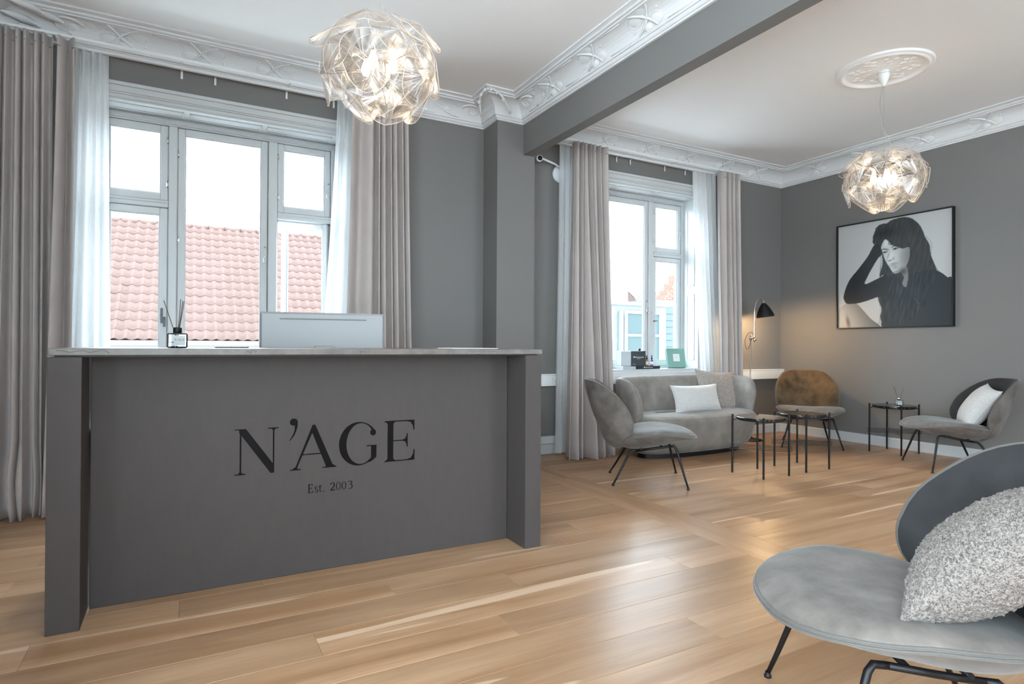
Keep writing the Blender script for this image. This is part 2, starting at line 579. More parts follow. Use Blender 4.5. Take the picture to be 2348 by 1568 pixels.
def lay(x0, x1, seed_starts):
    j = 0
    y = YW - .01
    # rows anchored so a joint runs along y = 2.787 / 2.59 / 2.40
    ys = []
    yy = 2.787
    while yy < YW: yy += BW
    while yy > YB - .1:
        ys.append(yy); yy -= BW
    for y in ys:
        y1 = min(y, YW); y0 = max(y - BW, YB)
        if y1 - y0 < .03: continue
        x = x0
        cuts = []
        if abs((y1 + y0) / 2 - 2.49) < .05 and x0 < 0: cuts = [-.72, 1.376, x1]
        elif abs((y1 + y0) / 2 - 2.69) < .05 and x0 < 0: cuts = [-.5, .83, x1]
        elif abs((y1 + y0) / 2 - 2.88) < .05 and x0 < 0: cuts = [-.02, 1.9, x1]
        else:
            x = x0 + rf.uniform(.4, 1.8)
            while x < x1 - .35:
                cuts.append(x); x += rf.choice([1.4, 1.8, 2.1, 2.4])
            cuts.append(x1)
        xa = x0
        for c in cuts:
            Lx = round(c - xa - .0006, 4); Ly = round(y1 - y0 - .0006, 4)
            key = (Lx, Ly)
            if key not in protos: protos[key] = o = board_mesh(Lx, Ly, M['oak'])
            else: o = link_copy(protos[key], fl)
            o.location = ((xa + c) / 2, (y0 + y1) / 2, rf.uniform(-.0003, .0003))
            xa = c


lay(XL, 2.66, 0)
lay(2.94, XR, 1)
for k, (xa, xb) in enumerate(((2.66, 2.80), (2.80, 2.94))):
    y = YW - .3 + .3 * k
    cuts = [YB]
    yy = YB + (1.1 if k else .4)
    while yy < YC - .5: cuts.append(yy); yy += 2.1
    cuts.append(YC if k == 0 else YC)
    for a, c in zip(cuts[:-1], cuts[1:]):
        o = board_mesh(xb - xa - .0006, c - a - .0006, M['oak_y'])
        o.name = 'threshold_board'; o.location = ((xa + xb) / 2, (a + c) / 2, 0)
MBx = MB().box(2.94, 2.942, YC, YW, -.012, 0).build('threshold_filler', M['oak_y'], fl)

# ceiling -----------------------------------------------------------------------------
struct(MB().box(XL - .3, XR + .3, YB - .3, YW + WT, ZC, ZC + .2).build('ceiling', M['ceil']), 'smooth white painted ceiling')

# walls -------------------------------------------------------------------------------
wb = MB()
xs = [XL - .3, OPEN[0][0], OPEN[0][1], OPEN[1][0], OPEN[1][1], XR + .3]
wb.box(xs[0], xs[1], YW, YW + WT, -.06, ZC); wb.box(xs[2], xs[3], YW, YW + WT, -.06, ZC); wb.box(xs[4], xs[5], YW, YW + WT, -.06, ZC)
for a, b in OPEN:
    wb.box(a, b, YW, YW + WT, -.06, ZO0 - .035); wb.box(a, b, YW, YW + WT, ZO1, ZC)
struct(wb.build('wall_back', M['wall']), 'grey painted wall with the two tall windows')
struct(MB().box(XR, XR + .3, YB - .3, YW, -.06, ZC).build('wall_right', M['wall']), 'grey painted wall carrying the portrait')
wl_ = MB()
LO = (-3.0, 1.2)  # unseen side opening, added to light the right wall
wl_.box(XL - .3, XL, YB - .3, LO[0], -.06, ZC); wl_.box(XL - .3, XL, LO[1], YW, -.06, ZC)
wl_.box(XL - .3, XL, LO[0], LO[1], -.06, .35); wl_.box(XL - .3, XL, LO[0], LO[1], 3.0, ZC)
struct(wl_.build('wall_left', M['wall']), 'grey painted left wall')
# wall behind the camera, with two window openings added to let in fill daylight
wf = MB()
FO = [(-1.1, .8), (4.1, 5.7)]
xs = [XL, FO[0][0], FO[0][1], FO[1][0], FO[1][1], XR]
for i in (0, 2, 4): wf.box(xs[i], xs[i + 1], YB - .3, YB, -.06, ZC)
for a, b in FO: wf.box(a, b, YB - .3, YB, -.06, .35); wf.box(a, b, YB - .3, YB, 3.0, ZC)
struct(wf.build('wall_front', M['wall']), 'unseen grey wall behind the viewpoint, with windows added for fill light')
struct(MB().box(XC0, XC1, YC, YW, -.012, ZC).build('wall_pier', M['wall']), 'square grey pier between the two rooms')
struct(MB().box(2.812, 2.920, YB, YC + .05, 2.940, ZC).build('ceiling_beam', M['wall']), 'grey boxed beam running from the pier')

# cornice -----------------------------------------------------------------------------
PROF = [(0, ZK), (.018, ZK), (.018, ZK + .012), (.030, ZK + .014), (.038, ZK + .024), (.038, ZK + .034), (.050, ZK + .036)]
for k in range(1, 9):
    a = k / 8 * pi / 2
    PROF.append((.05 + .135 * (1 - cos(a)), ZK + .036 + .118 * sin(a)))
PROF += [(.192, ZK + .154), (.192, ZK + .164)]
for k in range(7):
    a = -pi / 2 + pi * k / 6
    PROF.append((.206 + .010 * cos(a), ZK + .174 + .010 * sin(a)))
PROF += [(.218, ZK + .186), (.240, ZK + .190), (.240, ZK + .200), (0, ZK + .200)]


def sweep(path, prof, name, m, left=1):
    P = [Vector(p) for p in path]; n = len(P); rows = []
    for i in range(n):
        d0 = (P[i] - P[i - 1]).normalized() if i > 0 else None
        d1 = (P[i + 1] - P[i]).normalized() if i < n - 1 else None
        n0 = Vector((-d0.y, d0.x)) * left if d0 else None
        n1 = Vector((-d1.y, d1.x)) * left if d1 else None
        if n0 is None: off = n1
        elif n1 is None: off = n0
        else:
            off = (n0 + n1); off = off / (off.dot(n0))
        rows.append([(P[i].x + off.x * d, P[i].y + off.y * d, z) for d, z in prof])
    k = MB(); q = len(prof)
    vs = [p for r in rows for p in r]
    fs = [(i * q + j, i * q + (j + 1) % q, (i + 1) * q + (j + 1) % q, (i + 1) * q + j) for i in range(n - 1) for j in range(q)]
    k.add(vs, fs)
    return k.build(name, m)


tr1 = struct(sweep([(XL, YB), (XL, YW), (XC0, YW), (XC0, YC), (2.812, YC), (2.812, YB)], PROF, 'trim_1', M['plaster'], left=-1),
             'white moulded cornice of the reception room')
tr2 = struct(sweep([(2.92, YB), (2.92, YW), (XR, YW), (XR, YB)], PROF, 'trim_2', M['plaster'], left=-1),
             'white moulded cornice of the lounge room')


def cove(t, s, base, dirv, nrm, lift=0.):
    """t along the wall, s 0..1 up the cove"""
    a = s * pi / 2
    d = .05 + .135 * (1 - cos(a)) + lift * cos(a); z = ZK + .036 + .118 * sin(a) - lift * sin(a) * .3
    p = Vector(base) + Vector(dirv) * t + Vector(nrm) * d
    return Vector((p.x, p.y, z))


def ornament(base, dirv, nrm, parent, seed=0, big=False):
    k = MB(); W = .15 if not big else .21
    # crossing stems
    for sg in (1, -1):
        pts = [cove((u - .5) * 2 * W * .62 * sg, .08 + u * .86 + .10 * sin(pi * u) * sg, base, dirv, nrm, .012) for u in np.linspace(0, 1, 9)]
        k.tube(pts, [.005 + .006 * sin(pi * i / 8) for i in range(9)], 6)
    # four lobed leaves
    for cx, cs, rx, rs in ((-.58, .34, .40, .20), (.58, .62, .40, .20), (0, .80, .30, .15), (.04, .22, .30, .17)):
        def fn(u, v, cx=cx, cs=cs, rx=rx, rs=rs):
            a = 2 * pi * u; rr = v * (1 + .09 * cos(5 * a))
            h = .020 * (1 - v ** 2) + .010 * abs(sin(2.5 * a)) * v * (1 - v)
            return cove((cx + rx * rr * cos(a)) * W, min(.99, max(.01, cs + rs * rr * sin(a))), base, dirv, nrm, h)
        k.grid(fn, 22, 6, wrap_u=True)
        ring = [cove((cx + rx * cos(a)) * W, min(.98, max(.02, cs + rs * sin(a))), base, dirv, nrm, .003) for a in np.linspace(0, 2 * pi, 20)[:-1]]
        k.tube(ring, .0035, 5, closed=True)
    for cx, cs in ((-.15, .5), (.2, .52), (.9, .3), (-.9, .65)):
        c = cove(cx * W, cs, base, dirv, nrm, .008)
        k.lathe([(.0001, .008), (.006, .006), (.008, 0), (.006, -.006), (.0001, -.008)], c, 8)
    return k.build('plaster_ornament', M['plaster'], parent)


def fillet_strip(base, dirv, nrm, t0, t1, parent):
    k = MB()
    for s_ in (.10, .93):
        k.tube([cove(t0, s_, base, dirv, nrm, .003), cove(t1, s_, base, dirv, nrm, .003)], .004, 6)
    return k.build('plaster_fillet', M['plaster'], parent)


for y in [4.32, 3.72, 3.12, 2.52, 1.92, 1.32]:
    ornament((2.812, y, 0), (0, 1, 0), (-1, 0, 0), tr1)
    fillet_strip((2.812, y, 0), (0, 1, 0), (-1, 0, 0), .18, .42, tr1)
for x in [-.42, .10, .62, 1.14, 1.66]:
    ornament((x, YW, 0), (1, 0, 0), (0, -1, 0), tr1)
    fillet_strip((x, YW, 0), (1, 0, 0), (0, -1, 0), .18, .34, tr1)
for x in [3.35, 3.95, 4.55, 5.15, 5.75, 6.35]:
    ornament((x, YW, 0), (1, 0, 0), (0, -1, 0), tr2)
for y in [4.7, 4.1, 3.5, 2.9, 2.3, 1.7, 1.1]:
    ornament((XR, y, 0), (0, 1, 0), (-1, 0, 0), tr2)


def scroll(base, dirv, nrm, parent, sg=1):
    k = MB()
    pts = []
    for i in range(26):
        a = i / 25 * 3.6 * pi / 2 + .2
        r = .085 * (1 - i / 34)
        pts.append(cove(sg * (.02 - r * cos(a) * 1.2), min(.97, max(.03, .5 + r * sin(a) * 5.0)), base, dirv, nrm, .010))
    k.tube(pts, [.010 * (1 - i / 40) for i in range(26)], 7)
    pts = [cove(sg * (-.10 - .25 * u), .12 + .5 * u * u, base, dirv, nrm, .008) for u in np.linspace(0, 1, 9)]
    k.tube(pts, [.010 - .007 * i / 8 for i in range(9)], 7)
    for cx, cs in ((-.22, .35), (-.02, .5), (-.12, .7)):
        def fn(u, v):
            a = 2 * pi * u
            return cove(sg * (cx + .035 * v * cos(a)), min(.98, cs + .14 * v * sin(a)), base, dirv, nrm, .014 * (1 - v * v))
        k.grid(fn, 14, 5, wrap_u=True)
    return k.build('plaster_scroll', M['plaster'], parent)


scroll((XC0 - .20, YW, 0), (1, 0, 0), (0, -1, 0), tr1, 1)
scroll((2.812, YC - .26, 0), (0, 1, 0), (-1, 0, 0), tr1, 1)
scroll((XL + .46, YW, 0), (1, 0, 0), (0, -1, 0), tr1, -1)
scroll((XL, YW - .42, 0), (0, 1, 0), (1, 0, 0), tr1, 1)


def corner_piece(cx, cy, ax, ay, parent):
    """carved leaf wrapped over an outer corner: arch bead plus buds"""
    k = MB()
    pts = []
    for i in range(17):
        a = pi * i / 16
        o = .05 + .19 * sin(a)
        t = -.14 * cos(a)
        pts.append((cx + ax * o * .8 + t * .7 * ay, cy + ay * o * .8 - t * .7 * ax, ZK + .03 + .155 * sin(a)))
    k.tube(pts, .011, 8)
    for i in range(3, 14, 2):
        p = Vector(pts[i]) + Vector((ax * .012, ay * .012, -.012))
        k.lathe([(.0001, .018), (.012, .012), (.017, 0), (.012, -.012), (.0001, -.018)], p, 10)
    return k.build('plaster_corner', M['plaster'], parent)


corner_piece(XC0, YC, -1, -1, tr1)
# heavy acanthus at the left corner
k = MB()
for i, (px, py, pz, L_) in enumerate([(.10, -.16, .10, .20), (.18, -.10, .06, .16), (.22, -.20, .14, .22), (.30, -.08, .12, .18), (.14, -.26, .15, .2)]):
    c0 = Vector((XL + px, YW + py, ZK + pz))
    pts = [c0 + Vector((L_ * u, .06 * sin(pi * u), -.05 * u + .03 * sin(pi * u))) for u in np.linspace(0, 1, 9)]
    k.tube(pts, [.006 + .022 * sin(pi * (j / 8)) for j in range(9)], 8)
k.build('plaster_acanthus', M['plaster'], tr1)

# baseboards, cable trunking ---------------------------------------------------------
BP = [(0, 0), (.016, 0), (.016, .095), (.012, .103), (.006, .108), (0, .11)]
struct(sweep([(2.942, YW), (XR, YW)], BP, 'baseboard_back', M['white'], left=-1), 'white skirting under the lounge window')
struct(sweep([(XR, YW - .016), (XR, YB)], BP, 'baseboard_right', M['white'], left=-1), 'white skirting under the portrait')
struct(sweep([(XL, YW), (XC0, YW)], BP, 'baseboard_left', M['white'], left=-1), 'white skirting behind the desk')
tk = tag(empty('cable_trunking', (4.93, YW, .7)), 'long white cable trunking with sockets along the lounge window wall', 'trunking')
MB().bbox(2.944 - 4.93, XR - 4.93 - .002, -.062, -.001, 0, .112, .005).build('trunking_body', M['white_plain'], tk)
MB().bbox(2.944 - 4.93, XR - 4.93 - .002, -.066, -.001, .112, .126, .003).build('trunking_lid', M['white_plain'], tk)
sk = MB().bbox(3.30 - 4.93, 3.37 - 4.93, -.067, -.060, .02, .092, .002).build('socket', M['white_plain'], tk)
s2 = MB()
for dx, dz in ((-.008, .062), (.008, .062), (0, .047)):
    s2.lathe([(.0001, 0), (.0028, 0), (.0028, .002), (.0001, .002)], (3.335 - 4.93 + dx, -.0672, dz), 10, axis=(0, -1, 0))
s2.build('socket_holes', M['rubber'], sk)
pc = tag(MB().bbox(2.944, 3.6, YW - .05, YW - .001, .112, .185, .003).build('pipe_cover', M['white']), 'low white boxed pipe cover on the skirting beside the pier', 'pipe cover')


# windows -----------------------------------------------------------------------------
def rect_frame(k, x0, x1, z0, z1, y0, y1, t, mi=0):
    k.bbox(x0, x0 + t, y0, y1, z0, z1, .004, mi); k.bbox(x1 - t, x1, y0, y1, z0, z1, .004, mi)
    k.bbox(x0 + t, x1 - t, y0, y1, z1 - t, z1, .004, mi); k.bbox(x0 + t, x1 - t, y0, y1, z0, z0 + t, .004, mi)


def sash(root, x0, x1, z0, z1, t=.055, tb=None, y=YF + .012, hinge='L', nh=2):
    tb = tb or t
    g = .0025
    e = empty('sash', (x0, y, 0)); e.parent = root
    k = MB(); X = x1 - x0
    k.bbox(g, t, 0, .045, z0 + g, z1 - g, .005); k.bbox(X - t, X - g, 0, .045, z0 + g, z1 - g, .005)
    k.bbox(t, X - t, 0.001, .044, z1 - t, z1 - g, .004); k.bbox(t, X - t, .001, .044, z0 + g, z0 + tb, .004)
    # glazing bead
    rect_frame(k, t - .002, X - t + .002, z0 + tb - .002, z1 - t + .002, .012, .032, .010)
    k.build('sash_frame', M['white'], e)
    MB().box(t + .004, X - t - .004, .020, .024, z0 + tb + .004, z1 - t - .004).build('pane', M['glass'], e)
    return e


def stay_hook(e, x, z, s=1):
    k = MB()
    k.tube(smooth_path([(x, -.012, z), (x - .006, -.016, z - .035), (x + .004, -.018, z - .07), (x - .012, -.020, z - .10), (x - .016, -.024, z - .125), (x - .004, -.024, z - .14), (x + .006, -.022, z - .128)], 4), .0024, 6)
    k.lathe([(.0001, 0), (.007, 0), (.007, .006), (.0001, .008)], (x, 0, z), 10, axis=(0, -1, 0))
    return k.build('stay_hook', M['chrome'], e)


def hinge_piece(e, x, z):
    k = MB()
    k.tube([(x, -.005, z - .028), (x, -.005, z + .028)], .0045, 8)
    k.bbox(x - .012, x + .012, -.004, .001, z - .018, z + .018, .001)
    k.tube([(x, -.006, z - .01), (x + .006, -.02, z - .014)], .003, 6)
    return k.build('hinge', M['chrome'], e)


def window(n, a, b, left_hidden=False):
    root = struct(empty('window_%d' % n, ((a + b) / 2, YF, 0)))
    root.location = (0, 0, 0)
    root['label'] = ('tall white three-light window behind the reception desk, right casement ajar' if n == 1 else
                     'tall white casement window behind the sofa')
    # reveal lining: jambs, head with panel mouldings
    rv = MB()
    zr = ZO1
    rv.box(a, a + .012, YW - .001, YF, ZO0, zr); rv.box(b - .012, b, YW - .001, YF, ZO0, zr); rv.box(a, b, YW - .001, YF, zr - .012, zr)
    npan = 3
    for i in range(npan):
        x0 = a + .05 + (b - a - .1) * i / npan + .02; x1 = a + .05 + (b - a - .1) * (i + 1) / npan - .02
        for (p, q, r, s) in ((x0, x1, YW + .055, YW + .067), (x0, x1, YF - .08, YF - .068), (x0, x0 + .012, YW + .055, YF - .068), (x1 - .012, x1, YW + .055, YF - .068)):
            rv.bbox(p, q, r, s, zr - .020, zr - .011, .003)
    for X, sg in ((a + .012, 1), (b - .012, -1)):
        for z0, z1 in ((.95, 1.75), (1.85, 2.80)):
            for (r, s, p, q) in ((YW + .055, YW + .067, z0, z1), (YF - .08, YF - .068, z0, z1), (YW + .055, YF - .068, z0, z0 + .012), (YW + .055, YF - .068, z1 - .012, z1)):
                rv.bbox(min(X, X + sg * .008), max(X, X + sg * .008), r, s, p, q, .003)
    rv.build('reveal_lining', M['white'], root)
    # stepped architrave
    ar = MB()
    for (w0, w1, d) in ((0, .028, .012), (.028, .040, .020), (.040, .085, .026), (.085, .112, .036)):
        ar.bbox(a - w1, a - w0, YW - d, YW, ZO0 - .03, zr + w1, .003)
        ar.bbox(b + w0, b + w1, YW - d, YW, ZO0 - .03, zr + w1, .003)
        ar.bbox(a - w0, b + w0, YW - d, YW, zr + w0, zr + w1, .003)
    ar.build('casing', M['white'], root)
    # outer frame
    m1a, m1b = a + .491, a + .553
    m2a, m2b = b - .566, b - .492
    fr = MB()
    ft = .041
    fr.box(a, a + ft, YF, YF + .10, ZO0, zr); fr.box(b - ft, b, YF, YF + .10, ZO0, zr)
    fr.box(a + ft, b - ft, YF, YF + .10, 2.861, zr); fr.box(a + ft, b - ft, YF, YF + .10, ZO0, .878)
    fr.box(a + ft, a + ft + .014, YF + .060, YF + .098, .878, 2.861); fr.box(b - ft - .014, b - ft, YF + .060, YF + .098, .878, 2.861)
    fr.box(a + ft, b - ft, YF + .060, YF + .098, 2.847, 2.861); fr.box(a + ft, b - ft, YF + .060, YF + .098, .878, .892)
    fr.bbox(a, b, YF - .028, YF + .001, 2.872, 2.884, .004); fr.bbox(a, b, YF - .018, YF + .001, 2.884, 2.905, .004)
    fr.build('outer_frame', M['white'], root)
    for p, q in ((m1a, m1b), (m2a, m2b)):
        k = MB(); k.bbox(p, q, YF - .004, YF + .10, .878, 2.861, .006); k.box(p - .014, q + .014, YF + .060, YF + .098, .878, 2.861); k.build('mullion', M['white'], root)
    for p, q in ((a + ft, m1a), (m2b, b - ft)):
        k = MB(); k.bbox(p, q, YF + .001, YF + .10, 2.203, 2.258, .005); k.bbox(p, q, YF - .012, YF + .002, 2.236, 2.256, .004); k.box(p, q, YF + .060, YF + .098, 2.190, 2.271)
        k.build('transom', M['white'], root)
    # sashes
    s1 = sash(root, a + ft, m1a, 2.258, 2.861, .055, .060)
    hinge_piece(s1, m1a - a - ft - .006, 2.74); hinge_piece(s1, m1a - a - ft - .006, 2.39)
    s2 = sash(root, a + ft, m1a, .878, 2.203, .058, .068)
    s3 = sash(root, m1b, m2a, .878, 2.861, .055, .068)
    hinge_piece(s3, .006, 2.64); hinge_piece(s3, .006, 1.95); hinge_piece(s3, .006, 1.1)
    stay_hook(s3, m2a - m1b - .02, 1.95 if n == 1 else 1.66)
    s4 = sash(root, m2b, b - ft, 2.258, 2.861, .052, .058)
    hinge_piece(s4, .006, 2.74); hinge_piece(s4, .006, 2.39)
    stay_hook(s4, b - ft - m2b - .02, 2.56)
    s5 = sash(root, m2b, b - ft, .878, 2.203, .052, .068)
    if n == 1:
        # swung outwards about its right-hand edge
        ang = radians(-38)
        px = b - ft
        Mx = Matrix.Translation((px, YF + .05, 0)) @ Matrix.Rotation(ang, 4, 'Z') @ Matrix.Translation((-(b - ft - m2b), -.045, 0))
        s5.matrix_local = Mx
        k = MB(); k.bbox(.400, .418, -.012, .0, 1.28, 1.40, .003); k.build('sash_handle', M['steel'], s2)
        k = MB(); k.bbox(m1a - a - ft - .03, m1a - a - ft - .012, -.02, 0, 1.25, 1.33, .003); k.tube([(m1a - a - ft - .02, -.018, 1.31), (m1a - a - ft - .05, -.028, 1.35)], .005, 8)
        k.build('espagnolette', M['steel'], s2)
    else:
        k = MB(); k.tube([(.012, 0, 1.42), (.012, -.03, 1.42), (.045, -.035, 1.425)], .005, 8); k.build('sash_handle', M['black'], s5)
        k = MB(); k.tube([(m2a - m1b - .012, 0, 1.52), (m2a - m1b - .012, -.03, 1.52), (m2a - m1b + .03, -.035, 1.525)], .006, 8); k.build('sash_handle', M['chrome'], s3)
    # sill board
    MB().bbox(a - .06, b + .012, YW - .040, YF, ZO0 - .036, ZO0, .005).build('sill', M['white'], root)
    return root


window(1, *OPEN[0])
window(2, *OPEN[1])
for n, (a, b) in enumerate(FO, 3):
    r = struct(empty('window_%d' % n), 'white framed window added behind the viewpoint for fill light')
    k = MB(); rect_frame(k, a, b, .35, 3.0, YB - .2, YB - .1, .07)
    k.box((a + b) / 2 - .04, (a + b) / 2 + .04, YB - .2, YB - .1, .35, 3.0)
    k.build('window_frame', M['white'], r)
    MB().box(a + .06, b - .06, YB - .155, YB - .15, .40, 2.95).build('pane', M['glass'], r)


r = struct(empty('window_5'), 'white framed side window added behind the viewpoint for fill light')
k = MB()
for (y0, y1, z0, z1) in ((LO[0], LO[0] + .07, .35, 3.0), (LO[1] - .07, LO[1], .35, 3.0), (LO[0], LO[1], .35, .42), (LO[0], LO[1], 2.93, 3.0), (-.94, -.86, .35, 3.0)):
    k.box(XL - .2, XL - .1, y0, y1, z0, z1)
k.build('window_frame', M['white'], r)
MB().box(XL - .155, XL - .15, LO[0] + .06, LO[1] - .06, .40, 2.95).build('pane', M['glass'], r)

# curtain tracks ----------------------------------------------------------------------
def track(x0, x1, y, z, label, nb):
    t = tag(empty('curtain_track', ((x0 + x1) / 2, y, z)), label, 'curtain track', 'white curtain tracks')
    h = (x1 - x0) / 2
    k = MB(); k.bbox(-h, h, -.011, .011, 0, .018, .002); k.box(-h, h, -.004, .004, -.002, 0)
    k.build('rail', M['white_plain'], t)
    for i in range(nb):
        x = -h + (i + .5) * 2 * h / nb
        k = MB(); L_ = YW - y - .014
        k.bbox(x - .008, x + .008, -.008, L_, .0185, .0225, .001)
        k.bbox(x - .008, x + .008, L_ - .004, L_, -.035, .022, .001)
        k.build('bracket', M['white_plain'], t)
    return t


track(-1.19, 1.85, 4.985, 3.185, 'front white curtain track over the reception window', 4)
track(-1.19, 1.55, 5.13, 3.185, 'rear white sheer-curtain track over the reception window', 3)
track(3.10, 5.92, 4.985, 3.185, 'front white curtain track over the sofa window', 4)
track(3.10, 5.60, 5.13, 3.185, 'rear white sheer-curtain track over the sofa window', 3)


# curtains ----------------------------------------------------------------------------
def curtain(name, tops, bots, ztop, zbot, amp_t, amp_b, m, label, cat, group, ppf=12, nz=26, header=True, thick=.002, seed=0, puddle=0., sharp=1.0, wob=.0):
    """tops / bots: lists of fold node positions (x, y) along the top and bottom edge: one entry per fold crest"""
    rs = random.Random(seed)
    n = len(tops) - 1
    ph = [rs.uniform(-.3, .3) for _ in range(n + 1)]
    av = [rs.uniform(.8, 1.2) for _ in range(n + 1)]
    nu = n * ppf + 1
    c = Vector(((tops[0][0] + tops[-1][0]) / 2, (tops[0][1] + tops[-1][1]) / 2, 0))

    def fn(u, v):
        t = u * n; i = min(int(t), n - 1); f = t - i
        e = v ** 1.25
        xt = tops[i][0] * (1 - f) + tops[i + 1][0] * f; yt = tops[i][1] * (1 - f) + tops[i + 1][1] * f
        xb = bots[i][0] * (1 - f) + bots[i + 1][0] * f; yb = bots[i][1] * (1 - f) + bots[i + 1][1] * f
        wv = cos(2 * pi * f)
        wv = math.copysign(abs(wv) ** sharp, wv)
        at = amp_t; ab = amp_b * (av[i] * (1 - f) + av[i + 1] * f)
        amp = at * (1 - e) + ab * e
        y = yt * (1 - e) + yb * e - wv * amp
        x = xt * (1 - e) + xb * e + .35 * amp * sin(2 * pi * f) * (-1 if i % 2 else 1) * .5
        z = ztop * (1 - v) + zbot * v
        x += wob * sin(5.1 * v + i * 1.7) * v
        if puddle and v > .86:
            q = (v - .86) / .14
            y -= puddle * sin(q * pi) * (.5 + .5 * sin(i * 2.3)); x += puddle * .5 * sin(q * pi) * sin(i * 1.3)
        return (x - c.x, y - c.y, z)
    k = MB(); k.grid(fn, nu, nz)
    o = k.build(name, m, fixn=False)
    o.location = c
    if thick:
        md = o.modifiers.new('thickness', 'SOLIDIFY'); md.thickness = thick; md.offset = 0
    tag(o, label, cat, group)
    if header:
        # heading tape seam
        k = MB(); k.grid(lambda u, v: (lambda p: (p[0], p[1] - .0018, p[2]))(fn(u, .022 + .0016 * v)), nu, 2)
        h = k.build('heading_seam', M['piping'], o, fixn=False)
    return o


def nodes(pairs):
    return [(float(a), float(b)) for a, b in pairs]


def lin(x0, x1, n, y0, y1=None):
    y1 = y0 if y1 is None else y1
    return [(x0 + (x1 - x0) * i / n, y0 + (y1 - y0) * i / n) for i in range(n + 1)]


CG = 'greige floor-length curtains'
SG = 'white sheer curtains'
curtain('curtain', lin(-1.19, -.80, 8, 4.985), [(-1.20, 4.93), (-1.12, 4.86), (-1.07, 4.84), (-1.02, 4.80), (-.955, 4.79), (-.90, 4.80), (-.86, 4.86), (-.82, 4.90), (-.78, 4.9)],
        3.180, .004, .032, .065, M['curtain'], 'greige pleated curtain hanging left of the reception desk window', 'curtain', CG, seed=3, puddle=.03, nz=40)
curtain('curtain', lin(-.775, -.68, 1, 4.985), [(-.80, 4.80), (-.66, 4.86)], 3.180, .01, .04, .06, M['curtain'],
        'narrow greige curtain edge beside the left sheer of the reception window', 'curtain', CG, ppf=24, seed=5)
curtain('curtain', [(1.18, 4.96), (1.36, 4.98), (1.41, 4.985), (1.46, 4.985), (1.51, 4.985), (1.56, 4.985), (1.61, 4.985), (1.665, 4.985)],
        [(1.10, 4.94), (1.34, 4.95), (1.41, 4.95), (1.48, 4.95), (1.54, 4.95), (1.60, 4.95), (1.66, 4.95), (1.72, 4.95)],
        3.180, .01, .040, .05, M['curtain'], 'greige pleated curtain right of the reception desk window', 'curtain', CG, seed=8)
curtain('curtain', [(3.40, 4.985), (3.455, 4.985), (3.505, 4.985), (3.555, 4.985), (3.605, 4.985), (3.66, 4.985), (3.72, 4.985), (3.82, 4.985)],
        [(3.27, 4.90), (3.36, 4.86), (3.42, 4.90), (3.55, 4.80), (3.63, 4.80), (3.69, 4.86), (3.74, 4.84), (3.83, 4.90)],
        3.180, .004, .042, .07, M['curtain'], 'greige curtain flaring to the floor between the pier and the sofa', 'curtain', CG, seed=12, ppf=14)
curtain('curtain', [(5.43, 4.985), (5.56, 4.985), (5.595, 4.985), (5.63, 4.985), (5.665, 4.985), (5.70, 4.985), (5.735, 4.985), (5.79, 4.985)],
        [(5.52, 4.985), (5.62, 4.985), (5.68, 4.985), (5.72, 4.985), (5.755, 4.985), (5.79, 4.985), (5.825, 4.985), (5.87, 4.985)],
        3.180, .01, .042, .045, M['curtain'], 'greige pleated curtain between the sofa window and the floor lamp', 'curtain', CG, seed=20)
# sheers
curtain('sheer_curtain', lin(-.70, -.505, 4, 5.13), lin(-.78, -.46, 4, 5.12), 3.180, .02, .016, .03, M['sheer'],
        'white sheer panel at the left side of the reception window', 'sheer curtain', SG, seed=2, thick=0, header=False, ppf=14)
curtain('sheer_curtain', lin(1.10, 1.36, 4, 5.13), lin(.90, 1.36, 4, 5.10), 3.180, .02, .016, .035, M['sheer'],
        'white sheer panel at the right side of the reception window', 'sheer curtain', SG, seed=4, thick=0, header=False, ppf=14)
curtain('sheer_curtain', lin(3.33, 3.52, 3, 5.13), lin(3.28, 3.50, 3, 5.12), 3.180, .02, .016, .025, M['sheer'],
        'white sheer panel beside the pier, half hidden by a greige curtain', 'sheer curtain', SG, seed=6, thick=0, header=False, ppf=14)
curtain('sheer_curtain', lin(5.18, 5.56, 5, 5.13), lin(5.42, 5.72, 5, 5.14), 3.180, .02, .018, .03, M['sheer'],
        'white sheer panel at the right side of the sofa window', 'sheer curtain', SG, seed=9, thick=0, header=False, ppf=14)

# reception desk ----------------------------------------------------------------------
DX0, DX1, DY = -.468, 1.738, 2.843
dk = tag(empty('reception_desk', ((DX0 + DX1) / 2, 3.2, 0)), 'large grey reception counter with stone top and black N\'AGE lettering', 'desk')
ox, oy = (DX0 + DX1) / 2, 3.2


def dloc(k, name, m, parent=dk):
    k.v = [(x - ox, y - oy, z) for x, y, z in k.v]
    return k.build(name, m, parent)


dloc(MB().bbox(DX0, DX0 + .109, DY, 3.60, 0, 1.064, .0015), 'side_panel', M['desk'])
dloc(MB().bbox(DX1 - .100, DX1, DY, 3.60, 0, 1.064, .0015), 'side_panel', M['desk'])
fp = dloc(MB().bbox(DX0 + .115, DX1 - .104, 3.05, 3.08, 0.001, 1.064, .0015), 'front_panel', M['desk'])
dloc(MB().bbox(DX0 + .109, DX1 - .10, 3.10, 3.58, .72, .75, .002), 'work_surface', M['desk'])
dloc(MB().box(DX0 + .02, DX1 - .02, 2.86, 3.40, 1.0641, 1.070), 'shadow_gap', M['rubber'])
ct = dloc(MB().bbox(DX0 + .003, DX1 + .002, 2.836, 3.42, 1.070, 1.098, .0025), 'stone_top', M['stone'])
